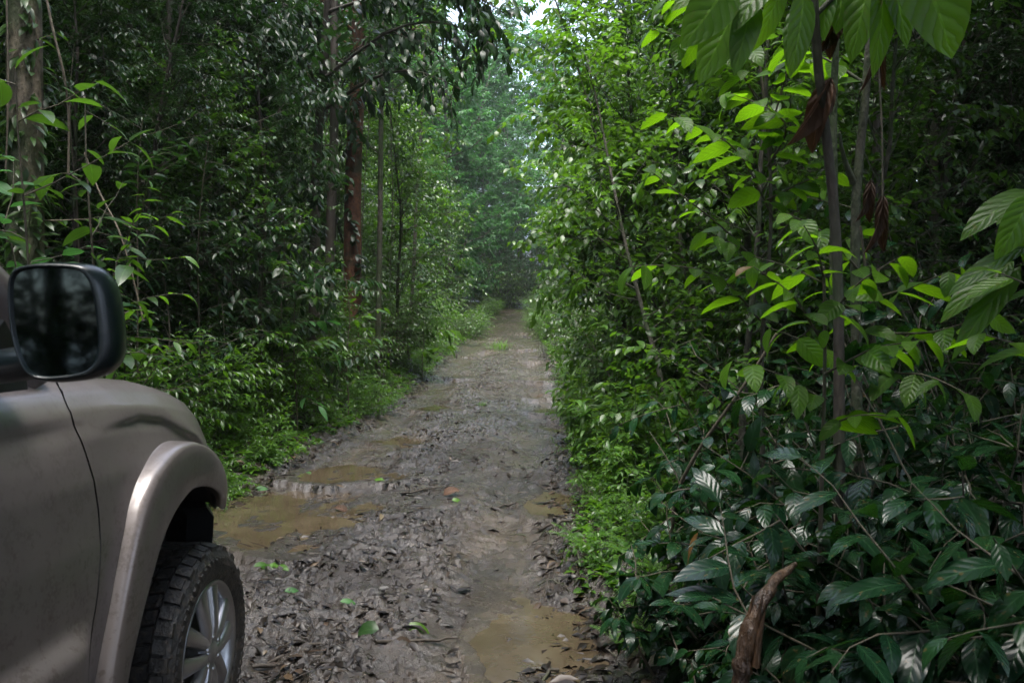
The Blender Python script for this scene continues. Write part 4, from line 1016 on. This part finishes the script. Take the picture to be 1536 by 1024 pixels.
for i, (px, D, top, L, lab) in enumerate([
    (1560, 2.35, 1.45, .20, 'glossy ribbed shrub filling the right edge of the photo'), (1430, 2.5, 1.15, .20, 'glossy ribbed shrub with hanging leaves left of the right edge'),
    (1330, 2.25, .62, .17, 'low glossy shrub with shining leaf rosettes at the bottom right'), (1480, 2.05, .45, .16, 'low dark shrub in the bottom right corner'),
    (1270, 2.9, 1.0, .18, 'glossy shrub behind the broken orange branch'), (1175, 3.3, .85, .17, 'dark shrub left of the broken orange branch'),
    (1390, 3.2, 1.35, .19, 'dark glossy shrub under the wide flat leaves'), (1500, 3.1, 1.5, .2, 'tall dark glossy shrub behind the right edge sapling'),
    (1230, 3.7, 1.2, .18, 'dark shrub below the bright broad leaved sapling'), (1110, 4.1, .95, .16, 'dark green shrub at the start of the bare diagonal stem'),
    (1060, 5.0, .9, .15, 'dark green shrub behind the muddy root bank'), (1150, 5.2, 1.3, .17, 'shaded shrub between the bright herbs and the dark shrubs'),
    (1330, 4.6, 1.7, .18, 'tall shaded shrub under the forked trunk'), (1450, 4.6, 1.9, .18, 'tall shaded shrub in front of the right thicket'), (1560, 4.2, 1.9, .19, 'tall shaded shrub behind the right edge'),
    (1120, 2.75, .34, .12, 'small glossy seedling clump beside the broken orange branch'), (1020, 3.6, .38, .12, 'small glossy seedling clump on the muddy root bank'), (1270, 2.4, .38, .13, 'small leafy clump right of the broken orange branch')]):
    gloss(lab, px, D, top, 300 + i, 9 if top > .7 else 8, L, L * .41, 7)
for i, (px, D, top, L) in enumerate([(1090, 3.2, .6, .10), (1210, 2.9, .75, .11), (1310, 2.75, .8, .12), (1390, 2.45, .6, .11), (1460, 2.6, .9, .13), (1260, 3.3, 1.1, .12), (1350, 3.4, 1.3, .12), (1520, 2.4, .8, .12), (1140, 3.6, .9, .10)]):
    gloss('small leaved dark shrub knitted into the glossy right foreground', px, D, top, 350 + i, 9, L, L * .45, 9, .6, 'small leaved shrubs of the right foreground')
# bare diagonal stem
f = foot(1000, 4.4); h = Hero('bare_stem', 'bare brown stem slanting through the right shrubs', 'stem', f, 330, M['liana'], M['leaf_gloss']); tube(h.p.wood, h.pts([f, at(1012, 735, 4.2), at(1060, 655, 4.0), at(1120, 575, 3.8), at(1165, 500, 3.7)], 12), [.013 - .0006 * i for i in range(12)], 7)
obj('bare_stem', h.p.wood, M['liana']).location = f
tag(bpy.data.objects['bare_stem'], 'bare brown stem slanting through the right shrubs', 'stem')

# right side bright herbs and thickets
for i, (px, D, s, lab) in enumerate([(930, 8.0, 1.35, 'tallest bright green herb clump beside the right verge'), (985, 7.6, 1.3, 'bright green herb clump right of the tallest herbs'), (905, 7.2, .9, 'low bright herb clump nearest the right rut'), (1040, 7.4, 1.4, 'bright herb clump in front of the dark shrubs'), (960, 6.6, .95, 'low bright herb clump in front of the tall herbs'), (900, 9.6, 1.1, 'green herb clump behind the tallest herbs')]):
    v = foot(px, D); plant('herb', 'herb', lab, 'herb', v, i * 1.3, s, 'bright herbs by the right rut')
for i, (px, D, s, k) in enumerate([(890, 5.9, .8, 'low0'), (925, 5.2, .8, 'low1'), (960, 5.6, .9, 'low2'), (985, 4.8, .8, 'low0'), (1010, 5.8, 1., 'low1'), (885, 6.6, .7, 'low2'), (940, 4.5, .6, 'low0'), (1050, 5.2, .9, 'low2'), (1045, 4.3, .7, 'low1'), (975, 4.1, .55, 'low2')]):
    plant(k, 'seedling', 'small leafy seedling on the muddy right bank', 'seedling', foot(px, D), i * 2.1, s, 'seedlings on the muddy right bank')
for i, (px, D, s, lab) in enumerate([(905, 5.4, .6, 'small fern overhanging the right rut'), (965, 3.9, .5, 'small fern on the muddy root bank'), (1010, 4.7, .7, 'fern in the shade of the right shrubs')]):
    plant('fern', 'fern', lab, 'fern', foot(px, D), i, s, 'ferns along the road')
for i in range(60):
    D = rg.uniform(5.4, 9) if i < 28 else rg.uniform(9, 24); x = EDGE(D, -1) - rg.uniform(.15, .9)
    put(f'low{i % 3}', 'seedling', 'small bright leafy herb at the foot of the left bank', 'seedling', x, D, rg.uniform(.45, 1.1), 'herbs at the foot of the left bank')
for i in range(16):
    D = rg.uniform(9, 24); x = EDGE(D, 1) + rg.uniform(.2, .7)
    put(f'low{i % 3}', 'seedling', 'small bright leafy herb at the foot of the far right bank', 'seedling', x, D, rg.uniform(.6, 1.1), 'herbs at the foot of the far right bank')
plant('grass', 'grass_tuft', 'grass tuft growing between the wheel tracks in the middle of the road', 'grass tuft', (-.42, 25.5, float(ground(-.42, 25.5))), 0, 1.3)
plant('grass', 'grass_tuft', 'smaller grass tuft nearer on the crown of the road', 'grass tuft', (-.5, 13.2, float(ground(-.5, 13.2))), 0, .35)

# ------------------------------------------------------------------ dead leaves, branch, lianas
def dead(label, a, b, W, D, rn=.5, k=1.2):
    p = Leaves(); A = at(*a, D); B = at(*b, D - .03); d = (B - A)
    for j in range(2): p.add((0, 0, 0), d.normalized(), Vector((.5 - j, -.8, .1)), d.length, W, rn, k * (.5 + j * .4))
    mb = MB(); p.into(mb, 'lance', 8, .9, .05, 3); o = obj('dead_leaf', mb, M['dead_leaf']); o.location = A; tag(o, label, 'dead leaf')
dead('large brown withered leaf hanging beside the forked trunk', (1246, 118), (1202, 222), .085, 2.95, .55)
dead('small dark withered leaf hanging at the top right', (1256, 25), (1236, 82), .06, 3.0, .1)
dead('dark withered leaf hanging high on a thread right of the forked trunk', (1314, 20), (1318, 140), .05, 3.4, .1)
dead('dark shrivelled leaf hanging low on a thread right of the forked trunk', (1306, 270), (1298, 335), .05, 3.5, .1)
dead('lowest dark shrivelled leaf hanging right of the forked trunk', (1324, 290), (1318, 385), .055, 3.4, .15)
def liana(label, q, r, group=None, mat='liana'):
    mb = MB(); o0 = q[0]; pt = [Vector(v) - o0 for v in smooth(resample([v[:] for v in q], 14), 1)]
    tube(mb, pt, [r * (1 + .15 * math.sin(i * 2.1)) for i in range(14)], 6)
    o = obj('liana', mb, M[mat]); o.location = o0; tag(o, label, 'liana', group)
liana('pale liana dangling beside the mossy trunk', [at(62, -60, 5.2), at(80, 40, 5.2), at(98, 110, 5.2), at(106, 170, 5.3), at(104, 260, 5.3)], .008)
liana('thin liana crossing behind the mirror in a long arc', [at(128, 230, 6.5), at(150, 290, 6.4), at(178, 340, 6.2), at(196, 400, 6.2), at(215, 480, 6.2)], .007)
liana('thin straight liana hanging left of the mossy trunk', [at(12, -80, 5.6), at(14, 40, 5.6), at(15, 150, 5.6), at(10, 260, 5.6)], .006)
liana('dark thread of liana holding the withered leaves', [at(1311, -60, 3.4), at(1314, 60, 3.4), at(1322, 200, 3.4), at(1323, 300, 3.4)], .004, None, 'stem')
for i, (px, D) in enumerate([(150, 9), (290, 10), (330, 11), (420, 13), (455, 12), (480, 14), (590, 15), (605, 17), (640, 20), (545, 14)]):
    liana('thin dark liana hanging straight down in the left forest', [at(px + rg.uniform(-40, 40), -60, D), at(px + rg.uniform(-22, 22), 150, D), at(px, 300, D), at(px + rg.uniform(-10, 10), 440, D)], .007, 'lianas in the left forest', 'bark_dark')
# broken wet branch in the right foreground
mb = MB(); q = [at(1070, 1330, 2.1), at(1092, 1120, 2.12), at(1120, 965, 2.14), at(1140, 905, 2.17), at(1158, 872, 2.2), at(1196, 846, 2.26)]; o0 = q[0]
pt = [Vector(v) - o0 for v in smooth(resample([v[:] for v in q], 18), 1)]
q2 = [Vector(v) for v in smooth(resample([v[:] for v in pt], 60), 2)]
tube(mb, q2, [.024 + .0025 * math.sin(i * .9) + .003 * math.sin(i * 2.3) if i < 40 else .024 * (1 - (i - 39) / 21) ** .7 + .003 for i in range(60)], 28)
for i_, (a_, l_) in enumerate(((-.9, .10), (-.4, .14), (.1, .09), (.5, .13), (.9, .07))):       # splinters round the break
    b0 = q2[40] + Vector((.020 * math.cos(a_ + 1.2), -.02 + .012 * i_, .0)); tube(mb, [b0 - Vector((0, 0, .05)), b0 + Vector((.012, 0, l_ * .4)), b0 + Vector((.03, 0, l_))], [.012, .008, .002], 6)
k2 = q2[26]; tube(mb, [k2, k2 + Vector((.04, -.01, .005)), k2 + Vector((.062, -.015, .03))], [.014, .010, .007], 8)     # branch stub
o = obj('broken_branch', mb, M['bark_wet']); o.location = o0; tag(o, 'broken wet orange brown branch sticking up in the right foreground', 'branch')
for me in (o.data,):
    for v in me.vertices:
        n_ = vnoise(v.co.x * 60 + v.co.z * 6, v.co.y * 60 + v.co.z * 5, 5); m_ = vnoise(v.co.x * 22, v.co.z * 14, 8); v.co += Vector((float(n_) * .006 + float(m_) * .008, float(n_) * .005, 0))

def lay(x, y, L, W, rn, k, ang, mb_or=None):
    return Vector((x, y, float(ground(x, y)) + .012))
LEAF = [('fresh green leaf lying on the mud near the bottom centre', 622, 946, .14, .07, 'leaf_fresh', .9), ('dull blue green leaf lying beside the fresh green leaf', 552, 952, .13, .09, 'leaf_dark', .9), ('pale yellow leaf lying on the mud left of centre', 520, 905, .10, .035, 'leaf_pale', 1.), ('bright leaf sprig lying beside the front tyre', 398, 856, .22, .05, 'leaf_herb', .8), ('bright leaf lying on the mud beyond the left puddle', 556, 732, .16, .045, 'leaf_herb', 1.), ('pale leaf at the foot of the left bank', 458, 712, .13, .06, 'leaf_pale', 1.), ('curled brown leaf standing up in the mud', 674, 748, .16, .09, 'dead_leaf', .4), ('small bright leaf next to the curled brown leaf', 684, 752, .10, .05, 'leaf_herb', .9), ('pale leaf lying by the arch of the car', 385, 738, .16, .06, 'leaf_pale', 1.), ('dark curled leaf standing in the mud right of the left puddle', 512, 768, .13, .07, 'dead_leaf', .1), ('pale twisted leaf in the leaf mush near the tyre', 432, 896, .1, .04, 'leaf_pale', .7)]
for lab, px, py, L, W, mt, rn in LEAF:
    D = 1.6 * FPX / (py - HOR)
    for _ in range(6):
        x = (px - 768) / FPX * D; D = (CAMZ - float(ground(x, D))) * FPX / (py - HOR)
    p = Leaves(); a = rg.uniform(-.5, .5) + (PI if rg.random() < .5 else 0); up = .75 if 'standing' in lab else .12
    p.add((-math.cos(a) * L * .4, 0, .004), Vector((math.cos(a), .35 * math.sin(a), up)), Vector((.1, -.55, .9)), L, W, rn, 1.)
    if 'sprig' in lab:
        for j in range(4): p.add((-.1 + j * .05, .01, .01), Vector((.6, .4 * (-1) ** j, .15)), Vector((0, -.4, .9)), L * .5, W * .9, rg.random(), .8)
    m_ = MB(); p.into(m_, 'ovate', 6, .35, .03, 2); o = obj('fallen_leaf', m_, M[mt]); o.location = (x, D, float(ground(x, D)) + .006); tag(o, lab, 'fallen leaf')
ST = [('dark stick lying across the mud in front of the tyre', (400, 985), (520, 965)), ('thin stick lying below the fresh green leaf', (560, 968), (690, 962)), ('dark stick half sunk in the mush near the bottom left', (378, 1005), (470, 972)), ('dark stick pointing into the right puddle', (800, 885), (905, 862)), ('long root lying along the right bank', (850, 800), (872, 850)), ('short dark stick beyond the left puddle', (530, 725), (590, 716)), ('dark stick near the curled brown leaf', (600, 742), (668, 730)), ('thin dark stick on the wet right track', (735, 765), (790, 752))]
for lab, a, b in ST:
    P3 = []
    for (px, py) in (a, ((a[0] + b[0]) / 2, (a[1] + b[1]) / 2), b):
        D = 1.6 * FPX / (py - HOR); x = (px - 768) / FPX * D
        for _ in range(5): D = (CAMZ - float(ground(x, D))) * FPX / (py - HOR); x = (px - 768) / FPX * D
        P3.append(Vector((x, D, float(ground(x, D)) + .008)))
    m_ = MB(); pt = [Vector(v) - P3[0] for v in resample([v[:] for v in P3], 9)]; pt = [v + rvec(rg, .006) for v in pt]
    tube(m_, pt, [.009, .011, .010, .010, .009, .008, .008, .006, .003], 7); o = obj('stick', m_, M['bark_dark']); o.location = P3[0]; tag(o, lab, 'stick')

for i_ in range(14):
    y = rg.uniform(3.7, 6.2); x = EDGE(y, 1) + rg.uniform(-.1, .5); a_ = rg.uniform(-.7, .7); P3 = []
    for j_ in range(9):
        P3.append(Vector((x, y, float(ground(x, y)) + .004 + .02 * math.sin(j_ * 1.1 + i_)))); x -= .05 * math.cos(a_); y += .05 * math.sin(a_) ; a_ += rg.gauss(0, .45)
    m_ = MB(); r_ = rg.uniform(.006, .014); tube(m_, [v - P3[0] for v in P3], [r_ * (1 - .085 * k_) for k_ in range(9)], 7)
    o = obj('root', m_, M['bark_dark']); o.location = P3[0]; tag(o, 'dark wet root snaking over the muddy bank right of the near puddle', 'root', 'roots on the muddy right bank')

def litter_mat(name, stops, rough):
    m, nt, out = newmat(name); lk = nt.links.new
    a_ = N(nt, 'ShaderNodeAttribute', attribute_name='rnd'); b = N(nt, 'ShaderNodeBsdfPrincipled')
    n_ = noise(nt, 60, 3)
    lk(mixc(nt, math_n(nt, 'MULTIPLY', n_.outputs['Fac'], .7), ramp(nt, a_.outputs['Fac'], stops), (.012, .009, .007)), b.inputs['Base Color']); b.inputs['Roughness'].default_value = rough; b.inputs['Specular IOR Level'].default_value = .3
    lk(b.outputs[0], out.inputs[0]); return m
M['litter'] = litter_mat('rotting_leaf_litter', [(0, (.008, .006, .005)), (.55, (.022, .016, .012)), (.85, (.060, .040, .026)), (.95, (.11, .075, .04)), (1, (.16, .13, .08))], .42)
def scatter(n, fx, sL, seed, shape='ovate', kk=(.4, 2.2), tilt=.35, lift=.004, ar=.42, rp=1.3, nj=.3):
    r = np.random.RandomState(seed); lv = Leaves(); x, y = fx(r, n); z = ground(x, y)
    a = r.uniform(0, 2 * PI, n)
    for i in range(n):
        lv.add((x[i], y[i], z[i] + lift), (math.cos(a[i]), math.sin(a[i]), r.uniform(-.05, tilt)), (r.normal(0, nj), r.normal(0, nj), 1), r.uniform(*sL), r.uniform(*sL) * ar, r.rand() ** rp, r.uniform(*kk))
    mb = MB(); lv.into(mb, shape, 3, .35, .06, seed); return mb
def f_road(r, n):
    y = 3.2 * (24 / 3.2) ** (r.rand(n) ** 1.15); t = r.normal(0, .48, n); t = np.clip(t, -1.2, 1.3)
    keep = fbm(t * 2.2, y * 1.1, 91, 3) + .25 * r.randn(n); o = np.argsort(-keep)[: int(n * .62)]
    o = np.concatenate([o, o[: n - len(o)]]); yy = y[o] + r.normal(0, .05, n); return cx(yy) + t[o] + r.normal(0, .03, n), yy
tag(obj('road_leaf_litter', scatter(8000, f_road, (.03, .15), 5, 'lance', (.2, 1.8), .16, -.004, .30, 4.2, .28), M['litter']), kind='stuff')
tag(obj('road_twig_litter', scatter(2600, f_road, (.06, .30), 8, 'narrow', (.1, 1.2), .08, .004, .035, 3.5, .3), M['litter']), kind='stuff')
def f_bank(r, n):
    y = 3.0 * (26 / 3.0) ** r.rand(n); s_ = np.where(r.rand(n) < .5, -1, 1); return cx(y) + s_ * (hw(y) - .15 + np.abs(r.normal(0, .75, n))), y
tag(obj('bank_leaf_litter', scatter(8000, f_bank, (.04, .15), 6, 'lance', (.1, 1.4), .18, .002, .42, 1.8, .22), M['litter']), kind='stuff')
def f_cover(r, n):
    m = n // 6; y = 4.6 * (40 / 4.6) ** r.rand(m); s_ = np.where(r.rand(m) < .6, -1, 1); x = cx(y) + s_ * (hw(y) + .12 + np.abs(r.normal(0, .9, m)))
    x = np.repeat(x, 6)[:n]; y = np.repeat(y, 6)[:n]; k_ = len(x)
    if k_ < n: x = np.concatenate([x, x[: n - k_]]); y = np.concatenate([y, y[: n - k_]])
    return x + r.normal(0, .03, n), y + r.normal(0, .03, n)
tag(obj('ground_cover', scatter(24000, f_cover, (.05, .13), 7, 'ovate', (.5, 1.2), .9, .015, .5, .8), M['leaf_fresh']), kind='stuff')

# ------------------------------------------------------------------ light and air
w = bpy.data.worlds.new('World'); scene.world = w; w.use_nodes = True
nt = w.node_tree; bg = nt.nodes['Background']; sk = nt.nodes.new('ShaderNodeTexSky'); sk.sky_type = 'NISHITA'; sk.sun_disc = False
SE, SR = R(77), R(185)
sk.sun_elevation = SE; sk.sun_rotation = SR; sk.air_density = 1.0; sk.dust_density = 3.0; sk.ozone_density = 1.0
hs = nt.nodes.new('ShaderNodeHueSaturation'); hs.inputs['Saturation'].default_value = .68
nt.links.new(sk.outputs[0], hs.inputs['Color']); nt.links.new(hs.outputs[0], bg.inputs[0]); bg.inputs[1].default_value = .15
sl = bpy.data.lights.new('sun', 'SUN'); sl.energy = 2.0; sl.angle = R(38); sl.color = (1, .97, .92)
so = bpy.data.objects.new('sun', sl); COL.objects.link(so)
dirv = Vector((math.sin(SR) * math.cos(SE), math.cos(SR) * math.cos(SE), math.sin(SE)))
so.rotation_euler = dirv.to_track_quat('Z', 'Y').to_euler(); so.location = (0, 0, 40)
scene.view_settings.view_transform = 'Standard'; scene.view_settings.look = 'None'; scene.view_settings.exposure = 2.33; scene.view_settings.gamma = 1
hz = MB(); box(hz, (-70, -22, -1.6), (70, 140, 62)); m, hnt, hout = newmat('mist')
pv = N(hnt, 'ShaderNodeVolumePrincipled', inp={'Color': (.86, .93, 1, 1), 'Density': .0005, 'Anisotropy': .3}); hnt.links.new(pv.outputs[0], hout.inputs['Volume'])
tag(obj('haze', hz, m, smooth=False), kind='stuff')
c = scene.cycles
c.use_denoising = True; c.max_bounces = 6; c.diffuse_bounces = 3; c.glossy_bounces = 3; c.transmission_bounces = 3; c.transparent_max_bounces = 4
c.sample_clamp_indirect = 1.5; c.blur_glossy = .6; c.volume_bounces = 0; c.caustics_reflective = False; c.caustics_refractive = False
